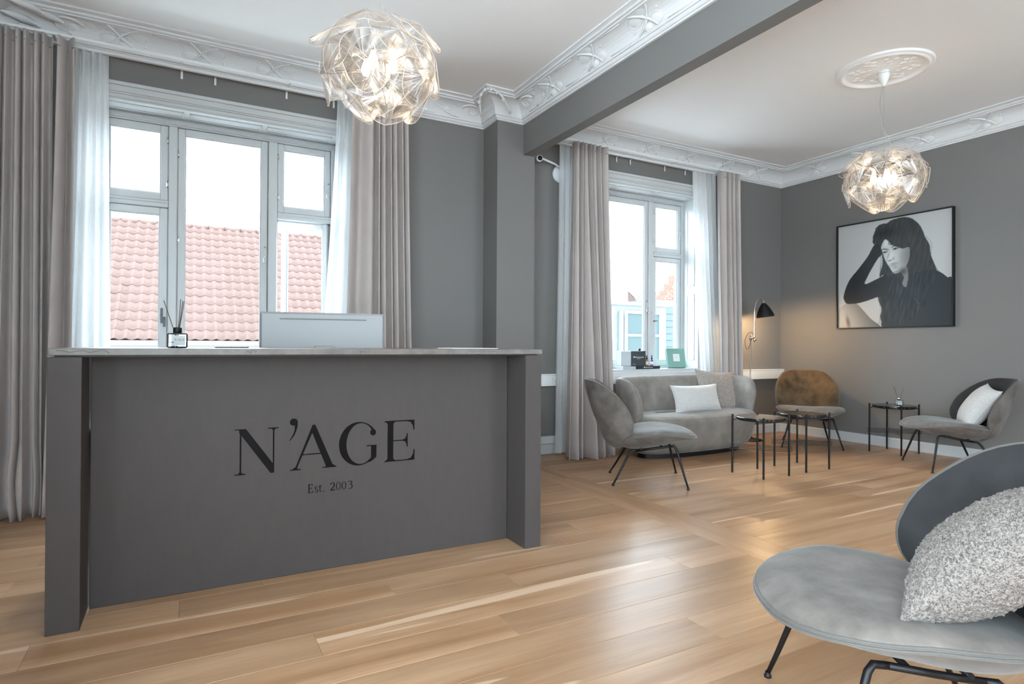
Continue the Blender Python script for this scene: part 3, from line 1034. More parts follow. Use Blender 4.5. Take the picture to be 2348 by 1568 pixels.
# cracks along the front edge of the stone
for (x0, L_, sd) in ((-.44, .17, 1), (.72, .03, 2), (1.30, .16, 3), (.22, .05, 4)):
    r_ = random.Random(sd); pts = []
    n_ = 8
    for i in range(n_ + 1):
        pts.append((x0 + L_ * i / n_, 2.8358, 1.086 + .006 * sin(i * 1.9 + sd) + r_.uniform(-.003, .003)))
    k = MB(); k.tube(pts, .0011, 5)
    k.v = [(x - ox, y - oy, z) for x, y, z in k.v]
    k.build('stone_vein', M['stone_vein'], ct)


# lettering ---------------------------------------------------------------------------
def arc(cx, cy, rx, ry, a0, a1, n=28):
    return [(cx + rx * cos(a), cy + ry * sin(a)) for a in np.linspace(radians(a0), radians(a1), n)]


def serif_h(x0, x1, z, up, stem0, stem1, t=.0048, br=.008):
    """flat serif with bracketing into a stem; up=+1: serif at the bottom of a stem"""
    pts = [(x0, z), (x1, z), (x1, z + up * t), (stem1 + br, z + up * t * 1.1), (stem1, z + up * (t + br)), (stem0, z + up * (t + br)), (stem0 - br, z + up * t * 1.1), (x0, z + up * t)]
    return pts


def glyph_N():
    b, t = .506, .7205
    return [[(.2195, b), (.2265, b), (.2265, t), (.2195, t)],
            [(.216, t), (.2455, t), (.3705, .541), (.3705, b - .0015), (.354, b - .0015), (.216, .7055)],
            [(.364, b), (.3705, b), (.3705, t), (.364, t)],
            serif_h(.198, .246, b, 1, .2195, .2265), [(.198, t), (.236, t), (.236, t - .0048), (.210, t - .0048), (.198, t - .0045)],
            serif_h(.341, .390, t, -1, .364, .3705)]


def glyph_ap():
    ball = arc(.4585, .7405, .0185, .0175, 0, 350, 24)
    tail = [(.4400, .7400), (.4590, .7230)] + [(.477, .7405), (.4765, .722), (.471, .700), (.461, .676), (.449, .660), (.439, .650), (.4375, .6515), (.448, .666), (.4575, .686), (.463, .705), (.4625, .720)]
    return [ball, tail[2:]]


def glyph_A():
    b, t = .5055, .7225
    return [[(.5465, t), (.5525, .700), (.4700, b), (.4620, b)],
            [(.5465, t), (.5590, t), (.6500, b), (.6150, b), (.5420, .690)],
            [(.494, .5760), (.590, .5760), (.590, .5815), (.496, .5815)],
            serif_h(.442, .492, b, 1, .461, .471), serif_h(.594, .663, b, 1, .616, .650)]


def glyph_G():
    outer = arc(.775, .6125, .1000, .1110, 31, 310, 44)
    inner = arc(.7850, .6125, .0730, .1040, 310, 31, 44)
    crescent = outer + [(.8385, .5360)] + inner[1:]
    return [crescent,
            arc(.8480, .6660, .0155, .0165, 0, 350, 20),
            [(.8380, .5960), (.8380, .5360), (.8150, .5110), (.8400, .5180), (.8660, .5380), (.8660, .5960)],
            [(.8150, .5955), (.8660, .5955), (.8660, .6010), (.8150, .6010)]]


def glyph_E():
    b, t = .506, .7195
    return [[(.925, b), (.955, b), (.955, t), (.925, t)],
            [(.908, b), (1.072, b), (1.072, b + .0055), (.908, b + .0055)], [(.908, t), (1.071, t), (1.071, t - .0055), (.908, t - .0055)],
            [(1.0715, b), (1.0725, b + .056), (1.0675, b + .056), (1.064, b + .032), (1.052, b + .012), (1.030, b + .0055)],
            [(1.0710, t), (1.0710, t - .054), (1.0665, t - .054), (1.062, t - .030), (1.050, t - .012), (1.028, t - .0055)],
            [(.955, .6115), (1.030, .6115), (1.030, .6165), (.955, .6165)],
            [(1.034, .578), (1.034, .650), (1.0290, .650), (1.027, .636), (1.020, .622), (1.006, .6165), (1.006, .6115), (1.020, .606), (1.027, .592), (1.0290, .578)],
            [(.955, .506), (.966, .5115), (.955, .522)], [(.955, t), (.966, t - .0055), (.955, t - .016)], [(.925, b), (.914, .5115), (.925, .522)], [(.925, t), (.914, t - .0055), (.925, t - .016)]]


def stroke(pts, w0, w1=None, wf=None):
    P = smooth_path([(x, y, 0) for x, y in pts], 5) if len(pts) > 2 else [Vector((x, y, 0)) for x, y in pts]
    n = len(P); A, B = [], []
    for i in range(n):
        d = (P[min(i + 1, n - 1)] - P[max(i - 1, 0)]).normalized(); nn = Vector((-d.y, d.x, 0))
        # broad-nib contrast: thick on verticals
        ww = w0 * (.30 + .70 * abs(d.y)) if wf is None else w0
        A.append(P[i] + nn * ww / 2); B.append(P[i] - nn * ww / 2)
    return [(p.x, p.y) for p in A + B[::-1]]


NAGE = {'N': glyph_N, 'apostrophe': glyph_ap, 'A': glyph_A, 'G': glyph_G, 'E': glyph_E}


def put_letters(parent, org, ex, ez, dn, scale, m, depth=.003, single=False):
    """letters drawn in wall metres, re-based at (.635,.612) and scaled onto a plane"""
    org, ex, ez, dn = Vector(org), Vector(ex), Vector(ez), Vector(dn)
    whole = MB()
    for nm, fn in NAGE.items():
        k = whole if single else MB()
        for i, poly in enumerate(fn()):
            q = []
            for p in poly:
                if not q or (abs(p[0] - q[-1][0]) + abs(p[1] - q[-1][1])) > 1e-7: q.append(p)
            k.prism(q, lambda u, v, d: org + ex * (u - .635) * scale + ez * (v - .612) * scale + dn * d, 0, depth - i * .00003)
        if not single: k.build('letter_' + nm.lower(), m, parent)
    if single: whole.build('lettering', m, parent)


put_letters(fp, (.635 - ox, 3.0502 - oy, .612), (1, 0, 0), (0, 0, 1), (0, -1, 0), 1, M['ink'], .002)
EST = {
    'e': [[(.5285, .388), (.5340, .388), (.5340, .431), (.5285, .431)], [(.5250, .388), (.5500, .388), (.5520, .3975), (.5495, .3975), (.5460, .3910), (.5250, .3905)],
          [(.5250, .431), (.5490, .431), (.5495, .4230), (.5475, .4230), (.5450, .4285), (.5250, .4285)], [(.534, .4090), (.545, .4090), (.545, .4110), (.534, .4110)],
          [(.544, .4050), (.546, .4050), (.546, .4150), (.544, .4150)]],
    's': [stroke([(.5715, .4125), (.5660, .4165), (.5605, .4125), (.5635, .4045), (.5700, .4005), (.5730, .3935), (.5670, .3880), (.5600, .3925)], .0046)],
    't': [[(.5815, .392), (.5860, .389), (.5860, .4240), (.5815, .4200)], [(.5780, .4140), (.5930, .4140), (.5930, .4165), (.5780, .4165)], stroke([(.5840, .3920), (.5880, .3880), (.5930, .3910)], .0040)],
    'dot': [arc(.6020, .3905, .0029, .0029, 0, 340, 14)],
    'two': [stroke([(.6350, .4180), (.6400, .4260), (.6480, .4270), (.6530, .4180), (.6500, .4080), (.6420, .3980), (.6345, .3900)], .0056), [(.6335, .388), (.6560, .388), (.6580, .3970), (.6560, .3970), (.6530, .3925), (.6345, .3925)]],
    'zero': [arc(.6730, .4075, .0115, .0205, 0, 352, 30) + arc(.6730, .4075, .0075, .0190, 352, 0, 30)],
    'nought': [arc(.7010, .4075, .0115, .0205, 0, 352, 30) + arc(.7010, .4075, .0075, .0190, 352, 0, 30)],
    'three': [stroke([(.7240, .4220), (.7300, .4275), (.7380, .4250), (.7390, .4160), (.7310, .4095)], .0052), stroke([(.7300, .4100), (.7400, .4060), (.7420, .3970), (.7360, .3890), (.7280, .3880), (.7235, .3905)], .0052)]}
for nm, polys in EST.items():
    k = MB()
    for i, poly in enumerate(polys):
        k.prism(poly, lambda u, v, d: (u - ox, 3.0502 - oy - d, v), 0, .0015 - i * .00003)
    k.build('letter_' + nm, M['ink'], fp)

# monitor -------------------------------------------------------------------------------
mo = tag(empty('computer_monitor', (.68, 3.47, .751), radians(-9)), 'silver computer monitor seen from behind, standing on the reception desk', 'monitor')
k = MB()
k.bbox(-.335, .335, -.012, .016, .155, .545, .006)
k.bbox(-.329, .329, -.020, -.008, .165, .539, .009)
k.build('housing', M['silver'], mo)
MB().box(-.325, .325, .0161, .0165, .185, .535).build('screen', M['rubber'], mo)
v_ = MB()
for i in range(74): v_.box(-.232 + i * .0063, -.232 + i * .0063 + .0036, -.0208, -.0195, .503, .511)
v_.build('vent_slots', M['rubber'], mo)
MB().bbox(-.05, .05, -.055, -.02, .02, .36, .006).build('stand_neck', M['silver'], mo)
MB().bbox(-.14, .14, -.12, .10, 0, .012, .004).build('stand_foot', M['silver'], mo)


# reed diffusers ------------------------------------------------------------------------
def diffuser(name, loc, rz, s, reeds, label):
    r = tag(empty(name, loc, rz), label, 'diffuser', 'square glass reed diffusers')
    g = .041 * s
    k = MB(); k.bbox(-g, g, -g * .6, g * .6, 0, .068 * s, .006 * s); k.build('bottle', M['bottle'], r)
    k = MB(); k.bbox(-g * .9, g * .9, -g * .5, g * .5, .006 * s, .028 * s, .003 * s); k.build('liquid', M['bottle'], r)
    k = MB(); k.lathe([(.0001, .068 * s), (.018 * s, .068 * s), (.018 * s, .092 * s), (.015 * s, .094 * s), (.006 * s, .094 * s), (.006 * s, .085 * s)], (0, 0, 0), 24)
    k.build('cap', M['black'] if s >= 1 else M['chrome'], r)
    lb = MB().box(-g * .35, g * .75, -g * .6 - .0006, -g * .6 - .0001, .012 * s, .056 * s).build('paper_label', M['label'], r)
    put_letters(lb, (g * .2, -g * .6 - .0006, .038 * s), (1, 0, 0), (0, 0, 1), (0, -1, 0), .045 * s, M['ink'], .0003, True)
    for (dx, dy, h) in reeds:
        k = MB(); k.tube([(-dx * .12 * s, -dy * .1, .012 * s), (dx * s, dy * s, h * s)], .0016 * max(s, .8), 6); k.build('reed', M['reed'], r)
    return r


diffuser('reed_diffuser', (-.038, 3.10, 1.098), 0, 1.0, [(-.055, .01, .215), (.012, .0, .222), (.026, -.01, .214), (.020, .02, .216)],
         'glass reed diffuser with dark sticks on the reception counter')

tag(MB().bbox(.12, .27, 3.22, 3.36, 1.0985, 1.104, .002).build('tablet', M['black'], None), 'thin dark tablet lying on the reception counter', 'tablet')
tag(MB().bbox(1.26, 1.54, 2.99, 3.20, 1.0985, 1.1025, .001).build('brochure', M['white_plain'], None), 'thin white brochure lying on the right end of the counter', 'brochure')

# ceiling pendants ---------------------------------------------------------------------------


def leaf_mesh():
    k = MB(); W_, H_ = .112, .130
    def shp(a):
        c, s_ = cos(a), sin(a)
        n = 2.7
        x = math.copysign(abs(c) ** (2 / n), c); y = math.copysign(abs(s_) ** (2 / n), s_)
        # wider at the top, narrower at the drooping tip
        return W_ * x * (1 + .17 * y), H_ * y * (1 if y > 0 else 1.18)
    def fn(u, v):
        a = 2 * pi * u; x, y = shp(a)
        px, py = x * v, y * v
        z = .020 - .22 * abs(px) - .19 * abs(py) - 1.1 * px * px
        return (px, py, z)
    k.grid(fn, 40, 7, wrap_u=True, mi=0)
    k.tube([fn(i / 40, 1) for i in range(40)], .0019, 5, mi=1, closed=True)
    # clip slot above the centre
    for sx in (-.006, .006): k.tube([(sx, 0, .022), (sx, .055, .014)], .0012, 5, mi=1)
    me = k
    return me


leafMB = leaf_mesh()


def pendant(name, loc, label, seed, spin):
    r = tag(empty(name, loc), label, 'pendant lamp', 'clear prismatic pendants')
    rs = random.Random(seed)
    lp = leafMB.build('leaf', [M['leaf'], M['leaf_edge']], r, fixn=False)
    first = True
    rings = [(48, 5, .33), (14, 5, .325), (-14, 5, .335), (-46, 5, .31)]
    for ri, (lat, n, R) in enumerate(rings):
        for j in range(n):
            az = 2 * pi * (j + .5 * (ri % 2)) / n + spin + rs.uniform(-.12, .12)
            la = radians(lat + rs.uniform(-6, 6))
            out = Vector((cos(la) * cos(az), cos(la) * sin(az), sin(la)))
            pos = Vector((out.x * R * (1.0 if ri == 0 else .86), out.y * R * (1.0 if ri == 0 else .86), out.z * R * .72))
            # face outward, long axis hangs down along the sphere; lower tips lean out
            nrm = (out + Vector((0, 0, .30 if ri == 0 else .08)) + Vector((rs.uniform(-.2, .2), rs.uniform(-.2, .2), rs.uniform(-.15, .15)))).normalized()
            down = Vector((0, 0, -1)); yv = -(down - nrm * down.dot(nrm)).normalized()
            xv = yv.cross(nrm)
            rot = Matrix((xv, yv, nrm)).transposed().to_4x4()
            o = lp if first else link_copy(lp, r)
            first = False
            o.matrix_local = Matrix.Translation(pos) @ rot @ Matrix.Rotation(rs.uniform(-.2, .2), 4, 'Z')
            k = MB(); k.tube([(0, 0, out.z * .02), pos * .97], .0018, 5); k.build('arm', M['chrome'], r)
    k = MB(); k.lathe([(.0001, .10), (.012, .10), (.030, .06), (.034, 0), (.030, -.06), (.010, -.09), (.0001, -.09)], (0, 0, 0), 20); k.build('lamp_holder', M['chrome'], r)
    for j in range(4):
        a = pi / 2 * j + .5 + spin
        q = Vector((cos(a) * .075, sin(a) * .075, .015))
        k = MB(); k.lathe([(.0001, -.042), (.014, -.036), (.023, -.018), (.025, 0), (.020, .020), (.012, .038), (.011, .050), (.0001, .050)], q, 16); b = k.build('bulb', M['bulb'], r)
        ld = bpy.data.lights.new('bulb_light', 'POINT'); ld.energy = .55; ld.color = (1, .76, .50); ld.shadow_soft_size = .03
        lo = bpy.data.objects.new('bulb_light', ld); col.objects.link(lo); lo.parent = r; lo.location = (q.x * 1.7, q.y * 1.7, q.z - .0)
    H = ZC - loc[2]
    k = MB(); k.tube([(0, 0, .09), (0, 0, H - .14)], .0009, 5); k.build('suspension_wire', M['cord'], r)
    k = MB(); k.tube(smooth_path([(0, 0, H - .14), (-.03, .01, H - .26), (-.035, .01, H - .38), (0, 0, H - .50), (.05, -.02, H - .60), (.045, -.02, H - .68), (0, 0, .16)], 6), .0022, 6); k.build('flex', M['cord'], r)
    k = MB(); k.lathe([(.0001, -.145), (.010, -.142), (.026, -.115), (.042, -.075), (.047, -.05), (.047, -.046), (.0001, -.046)], (0, 0, H), 26); k.build('canopy_cup', M['canopy'], r)
    k = MB(); k.lathe([(.0001, -.046), (.030, -.046), (.030, -.040), (.042, -.040), (.042, -.003), (.0001, -.003)], (.004, 0, H), 24); k.build('ceiling_box', M['canopy'], r)
    return r


pendant('pendant_lamp', (.874, 3.069, 2.555), 'large clear leafed pendant lamp hanging over the reception desk', 3, .35)
pendant('pendant_lamp', (5.04, 2.85, 2.50), 'clear leafed pendant lamp hanging from the round ceiling rose', 5, 1.9)

# ceiling rose
ro = tag(empty('ceiling_rose', (5.04, 2.85, ZC)), 'round white moulded plaster rose above the lounge pendant', 'ceiling rose')
k = MB()
k.lathe([(.352, 0), (.350, -.012), (.338, -.020), (.328, -.017), (.322, -.026), (.308, -.032), (.296, -.026), (.288, -.014), (.270, -.010), (.20, -.012), (.10, -.016), (.06, -.022), (.0001, -.022)], (0, 0, 0), 64)
k.build('rose_disc', M['ceil'], ro)
for i in range(8):
    a = 2 * pi * i / 8
    k = MB()
    for (rr, da, s_) in ((.235, 0, .034), (.20, .16, .024), (.20, -.16, .024), (.15, 0, .03), (.11, .2, .02)):
        c = Vector((rr * cos(a + da), rr * sin(a + da), -.012))
        k.lathe([(.0001, -.007), (s_ * .5, -.006), (s_ * .85, -.003), (s_, .001)], c, 12)
    k.build('plaster_leaf', M['ceil'], ro)


# beetle-shaped lounge chairs ------------------------------------------------------------------
def se(u, n):
    a = 2 * pi * u; c, s_ = cos(a), sin(a)
    return math.copysign(abs(c) ** (2 / n), c), math.copysign(abs(s_) ** (2 / n), s_)


ST, SXs, SZs = [0, .25, .5, .75, 1], [-.2256, -.3015, -.3539, -.4264, -.5149], [.2675, .3375, .4775, .6375, .837]


def spine(t):
    t = max(-.02, min(1.02, t))
    return Vector((interp(t, ST, SXs), 0, interp(t, ST, SZs)))


# smoother spine via dense bezier sampling
_sp = smooth_path([(x, 0, z) for x, z in zip(SXs, SZs)], 10)


def spine(t):
    f = max(0, min(.99999, t)) * (len(_sp) - 1); i = int(f); q = f - i
    return _sp[i] * (1 - q) + _sp[min(i + 1, len(_sp) - 1)] * q


def spine_n(t):
    a, b = spine(max(0, t - .03)), spine(min(1, t + .03)); d = (b - a).normalized()
    return Vector((d.z, 0, -d.x))      # points forward


def back_pt(u, v, off):
    x, y = se(u, 1.75 if sin(2 * pi * u) < 0 else 2.55)
    t = (y * v + 1) / 2
    wd = .336 * x * v
    p = spine(t); n = spine_n(t)
    n2 = (n * .75 + Vector((1, 0, 0)) * .25).normalized()
    wrap = .240 * (abs(wd) / .35) ** 2.15 * (1 + .05 * (t - .5))
    q = p + n2 * wrap
    # local normal leans toward the centre at the sides
    nn = (n2 + Vector((0, -3.2 * wd, 0))).normalized()
    q = q + Vector((0, wd, 0)) + nn * off
    return q


def seat_pt(u, v, off):
    x, y = se(u, 2.35)
    X = .045 + .352 * x * v
    Y = .348 * y * v * (1 - .10 * max(0, -x * v))
    z = interp(X, [-.31, -.2, -.05, .12, .28, .34, .40], [.352, .366, .380, .392, .394, .390, .380])
    z += .30 * Y * Y * (1 - max(0, X - .1) * 2.2)
    return Vector((X, Y, z + off))


def make_chair(name, loc, heading, mseat, mback, label, minner=None):
    r = tag(empty(name, loc, heading), label, 'chair', 'rounded velvet lounge chairs')
    k = MB()
    NU, NV = 56, 14
    vv = lambda v: v ** .8
    k.grid(lambda u, v: seat_pt(u, vv(v) * .985, .012 + .046 * max(0, 1 - (vv(v)) ** 3.2) ** .6), NU, NV, wrap_u=True)
    k.grid(lambda u, v: seat_pt(u, (.985 + .0 * v), .012 * (1 - v)), NU, 2, wrap_u=True)
    k.build('seat_cushion', mseat, r)
    k = MB(); k.grid(lambda u, v: seat_pt(u, vv(v), -.004 - (.092 - .13 * (.352 * se(u, 2.35)[0] * vv(v))) * max(0, 1 - (vv(v)) ** 2.6) ** .8), NU, NV, wrap_u=True)
    k.grid(lambda u, v: seat_pt(u, 1 - .015 * v, -.004 + .005 * v), NU, 2, wrap_u=True); k.build('seat_shell', mseat, r)
    k = MB()
    for o_, rv in ((.0035, .990), (-.006, 1.0)): k.tube([seat_pt(i / 72, rv, o_) for i in range(72)], .0042, 6, closed=True)
    k.build('seat_piping', M['piping'], r)
    k = MB(); k.grid(lambda u, v: back_pt(u, vv(v) * .985, .012 + .040 * max(0, 1 - vv(v) ** 3.2) ** .6), NU, NV, wrap_u=True)
    k.grid(lambda u, v: back_pt(u, .985, .012 * (1 - v)), NU, 2, wrap_u=True)
    k.build('backrest_cushion', minner or mback, r)
    k = MB(); k.grid(lambda u, v: back_pt(u, vv(v), -.004 - .050 * max(0, 1 - vv(v) ** 2.2) ** .85), NU, NV, wrap_u=True)
    k.grid(lambda u, v: back_pt(u, 1 - .015 * v, -.004 + .005 * v), NU, 2, wrap_u=True); k.build('backrest_shell', mback, r)
    k = MB()
    for o_, rv in ((.0035, .990), (-.006, 1.0)): k.tube([back_pt(i / 72, rv, o_) for i in range(72)], .0042, 6, closed=True)
    k.build('backrest_piping', M['piping'], r)
    # metal base
    for s_ in (1, -1):
        F, Rr = Vector((.287, .303 * s_, .006)), Vector((-.287, .245 * s_, .006))
        tf, tr_ = Vector((.205, .215 * s_, .322)), Vector((-.145, .165 * s_, .268))
        mid_f = tf + Vector((-.05, -.004 * s_, -.002)); mid_r = tr_ + Vector((.045, 0, .003))
        k = MB(); pts = [F + Vector((0, 0, .006))] + [F.lerp(tf, q) for q in (.3, .6, .86)] + [F.lerp(tf, .95) + Vector((-.004, 0, 0)), tf + Vector((-.014, 0, .001)), mid_f]
        k.tube(pts, [.0072, .0085, .0098, .0105, .0105, .0105, .0100], 10)
        lg = k.build('leg', M['black'], r)
        k = MB(); k.lathe([(.0001, 0), (.0125, 0), (.0125, .006), (.0085, .012), (.0085, .018)], (F.x, F.y, 0), 12); k.build('foot_glide', M['black'], lg)
        k = MB(); pts = [Rr + Vector((0, 0, .006))] + [Rr.lerp(tr_, q) for q in (.3, .6, .86)] + [Rr.lerp(tr_, .95) + Vector((.004, 0, 0)), tr_ + Vector((.014, 0, .001)), mid_r]
        k.tube(pts, [.0072, .0085, .0098, .0105, .0105, .0105, .0100], 10)
        lg = k.build('leg', M['black'], r)
        k = MB(); k.lathe([(.0001, 0), (.0125, 0), (.0125, .006), (.0085, .012), (.0085, .018)], (Rr.x, Rr.y, 0), 12); k.build('foot_glide', M['black'], lg)
        k = MB(); k.tube([mid_f, mid_f.lerp(mid_r, .5) + Vector((0, 0, -.002)), mid_r], .010, 10); k.build('side_rail', M['black'], r)
    k = MB()
    for x, z, yy in ((.10, .310, .205), (-.06, .288, .18)):
        k.tube([(x, -yy, z), (x, yy, z)], .009, 8)
    k.build('cross_rail', M['black'], r)
    return r


chA = make_chair('lounge_chair', (3.375, 3.835, 0), math.atan2(-.33, .47), M['velvet'], M['velvet'], 'taupe velvet lounge chair seen side-on in front of the sofa')
chB = make_chair('lounge_chair', (6.24, 4.355, 0), math.atan2(-.665, -.745), M['velvet'], M['velvet_b'], 'lounge chair with bronze-brown back in the corner by the floor lamp')
chC = make_chair('lounge_chair', (6.255, 2.918, 0), math.atan2(.646, -.763), M['velvet'], M['velvet'], 'taupe velvet lounge chair with a white cushion below the portrait wall', M['velvet_shade'])
chD = make_chair('lounge_chair', (1.80, .95, 0), radians(145), M['velvet'], M['velvet_shade'], 'large foreground lounge chair cut off by the picture edge', M['velvet_shade'])


# cushions -------------------------------------------------------------------------------------
def cushion(name, loc, rot, w_, h_, t_, m, label, group, n=40, rough=.0, seed=0):
    def fn(sg):
        def g(u, v):
            a, b = 2 * u - 1, 2 * v - 1
            x = w_ / 2 * a * (1 - .10 * (1 - b * b) * abs(a)); z = h_ / 2 * b * (1 - .10 * (1 - a * a) * abs(b))
            th = t_ / 2 * ((1 - abs(a) ** 2.4) * (1 - abs(b) ** 2.4)) ** .55
            y = sg * th
            if rough:
                p = Vector((x, y + seed, z))
                d = noise.noise(p * 90) * .7 + noise.noise(p * 150 + Vector((5, 1, 2))) * .5
                y += sg * d * rough * min(1, th * 25 + .15)
            return (x, y, z)
        return g
    k = MB(); k.grid(fn(-1), n, n); k.grid(fn(1), n, n, flip=True)
    bm_o = k.build(name, m)
    bm = bmesh.new(); bm.from_mesh(bm_o.data); bmesh.ops.remove_doubles(bm, verts=bm.verts, dist=.0004); bmesh.ops.recalc_face_normals(bm, faces=bm.faces); bm.to_mesh(bm_o.data); bm.free()
    bm_o.location = loc; bm_o.rotation_euler = rot
    tag(bm_o, label, 'cushion', group)
    k = MB(); f1 = fn(1); pts = []
    for q in range(4):
        for i in range(20):
            t = i / 20
            u, v = ((t, 0), (1, t), (1 - t, 1), (0, 1 - t))[q]
            a, b = 2 * u - 1, 2 * v - 1
            pts.append((w_ / 2 * a * (1 - .10 * (1 - b * b) * abs(a)), 0, h_ / 2 * b * (1 - .10 * (1 - a * a) * abs(b))))
    k.tube(pts, .003, 6, closed=True); k.build('edge_seam', m, bm_o)
    return bm_o


CU = 'pale boucle cushions'
cushion('cushion', (4.745, 4.61, .565), (radians(-16), 0, radians(2)), .70, .30, .15, M['boucle_w'], 'oblong white boucle cushion leaning in the middle of the sofa', CU, 60, .004)
cushion('cushion', (5.26, 4.80, .625), (radians(-18), radians(4), radians(-8)), .54, .46, .16, M['boucle_l'], 'square grey-beige boucle cushion at the right end of the sofa', CU, 60, .005, 3)

# sofa -----------------------------------------------------------------------------------------
SC = Vector((4.68, 4.635, 0))
so = tag(empty('sofa', SC), 'rounded taupe velvet sofa standing below the lounge window', 'sofa')
LH, DH = .850, .310


def plan(u, s_=1.0, inset=0.):
    x, y = se(u, 3.0)
    X = (LH - inset) * x; Y = (DH - inset) * y
    # kidney: front bows outwards slightly
    Y -= .05 * (1 - x * x) * (1 if y < 0 else .0)
    return X * s_, Y * s_


def base_fn(u, v):
    prof = [(.22, .045), (.10, .045), (.045, .07), (.018, .12), (.004, .22), (0, .33), (.004, .375), (.020, .405), (.055, .425), (.12, .436), (.36, .442)]
    f = v * (len(prof) - 1); i = min(int(f), len(prof) - 2); q = f - i
    ins = prof[i][0] * (1 - q) + prof[i + 1][0] * q; z = prof[i][1] * (1 - q) + prof[i + 1][1] * q
    x, y = plan(u, 1, ins + .055 * max(0, 1 - z / .36))
    return (x, y, z)


k = MB(); k.grid(base_fn, 90, 34, wrap_u=True)
o0 = len(k.v) - 90
k.f.append(tuple(range(o0, o0 + 90))); k.mi.append(0); k.sm.append(True)
k.build('seat_base', M['sofa'], so)
k = MB(); k.grid(lambda u, v: (lambda p: (p[0], p[1], .001 + .05 * v))(plan(u, 1, .165)), 60, 2, wrap_u=True)
k.build('plinth', M['black'], so)


def back_line(t):
    """centre line of the wrapping back, t 0..1 from left arm tip to right arm tip"""
    u = .5 + .065 - t * .63      # around the rear half
    x, y = se(u, 3.0)
    return Vector(((LH - .055) * x, (DH - .065) * y, 0))


_bl = [back_line(i / 60) for i in range(61)]


def sofa_back(u, v):
    """v along the wrap, u around the section"""
    f = v * 60; i = min(int(f), 59); q = f - i
    c = _bl[i] * (1 - q) + _bl[i + 1] * q
    a_, b_ = _bl[max(0, i - 1)], _bl[min(60, i + 2)]
    d = (b_ - a_).normalized(); nn = Vector((d.y, -d.x, 0))     # inward
    if nn.dot(-c) < 0: nn = -nn
    e = min(v, 1 - v)
    rise = min(1, e / .13)
    rise = (1 - (1 - rise) ** 2.3) ** (1 / 2.3)
    hb = .30 + .50 * rise - .02 * (abs(v - .5) * 2) ** 2
    zb = .30
    a = 2 * pi * u
    n = 3.2
    ca, sa = cos(a), sin(a)
    sx = math.copysign(abs(ca) ** (2 / 2.4), ca); sz = math.copysign(abs(sa) ** (2 / n), sa)
    th = .055 * min(1, .25 + e / .05)
    zc, hz = (hb + zb) / 2, (hb - zb) / 2
    z = zc + hz * sz
    lean = -.085 * max(0, (z - .42) / .4)
    off = th * sx + lean * 1.0 + .012 * sin(pi * (z - .4) / .4) * (1 if sx > 0 else 0)
    p = c + nn * off
    return (p.x, p.y, z)


k = MB(); k.grid(sofa_back, 28, 90, wrap_u=True)
for e_ in (0, 89):
    o0 = e_ * 28
    k.f.append(tuple(range(o0, o0 + 28))); k.mi.append(0); k.sm.append(True)
k.build('backrest', M['sofa'], so)


# side tables ----------------------------------------------------------------------------------
def table(loc, label, first=None):
    r = tag(empty('side_table', loc), label, 'table', 'small round black marble side tables')
    H = .52; R = .205
    k = MB(); k.lathe([(.0001, H - .035), (R - .003, H - .035), (R, H - .032), (R, H - .018), (R - .003, H - .015), (.0001, H - .015)], (0, 0, 0), 56, smooth=False); k.build('tabletop', M['bmarble'], r)
    k = MB(); k.tube([((R - .012) * cos(a), (R - .012) * sin(a), H - .040) for a in np.linspace(0, 2 * pi, 49)[:-1]], .005, 6, closed=True); k.build('support_ring', M['black'], r)
    d = .1635
    for sx in (1, -1):
        for sy in (1, -1):
            k = MB(); k.bbox(sx * d - .0075, sx * d + .0075, sy * d - .0075, sy * d + .0075, 0, H, .003)
            k.tube([(sx * d, sy * d, H - .05), (sx * (R - .02) * .707, sy * (R - .02) * .707, H - .040)], .004, 6)
            k.build('leg', M['black'], r)
    for i in range(4):
        z = .205 + .0135 * i
        k = MB(); e = .018
        if i % 2: k.tube([(-d - e, -d - e, z), (d + e, d + e, z)], .0022, 6)
        k.tube([(-d - e, -d - e, z), (d + e, d + e, z)], .0022, 6) if not i % 2 else None
        k.build('cross_wire', M['black'], r)
        k = MB(); k.tube([(-d - e, d + e, z + .006), (d + e, -d - e, z + .006)], .0022, 6); k.build('cross_wire', M['black'], r)
    return r


table((4.427, 3.553, 0), 'round black marble side table left of its twin in front of the sofa')
table((5.010, 3.570, 0), 'round black marble side table just before the bronze-backed chair')
table((6.615, 3.628, 0), 'round black marble side table against the portrait wall, carrying a diffuser')
diffuser('reed_diffuser', (6.62, 3.58, .506), radians(-52), .85, [(-.055, .0, .23), (.055, .0, .23), (-.05, .01, .228)], 'small glass reed diffuser on the side table by the portrait wall')

# floor lamp -----------------------------------------------------------------------------------
lp = tag(empty('floor_lamp', (5.925, 4.90, 0)), 'chrome floor lamp with black conical shade, lit, in the lounge corner', 'floor lamp')
k = MB(); k.lathe([(.0001, 0), (.135, 0), (.138, .006), (.13, .014), (.05, .024), (.016, .040), (.010, .06), (.0001, .06)], (0, 0, 0), 40); k.build('base', M['black'], lp)
k = MB(); k.tube([(0, 0, .03), (0, 0, 1.23)], .0075, 12); k.build('pole', M['chrome'], lp)
k = MB()
k.lathe([(.0001, -.03), (.014, -.028), (.018, 0), (.014, .028), (.0001, .03)], (0, 0, 1.225), 16)
k.tube([(-.03, -.012, 1.225), (.06, -.012, 1.222)], .010, 10)
k.lathe([(.0001, -.012), (.017, -.012), (.017, .012), (.0001, .012)], (.048, -.02, 1.20), 14, axis=(0, -1, 0))
k.build('joint', M['chrome'], lp)
k = MB(); k.tube(smooth_path([(.048, -.01, 1.17), (.050, -.01, 1.35), (.054, -.01, 1.53), (.066, -.01, 1.605), (.095, -.01, 1.662), (.150, -.01, 1.690), (.200, -.01, 1.655), (.222, -.01, 1.668)], 6), .0055, 10); k.build('arm', M['chrome'], lp)
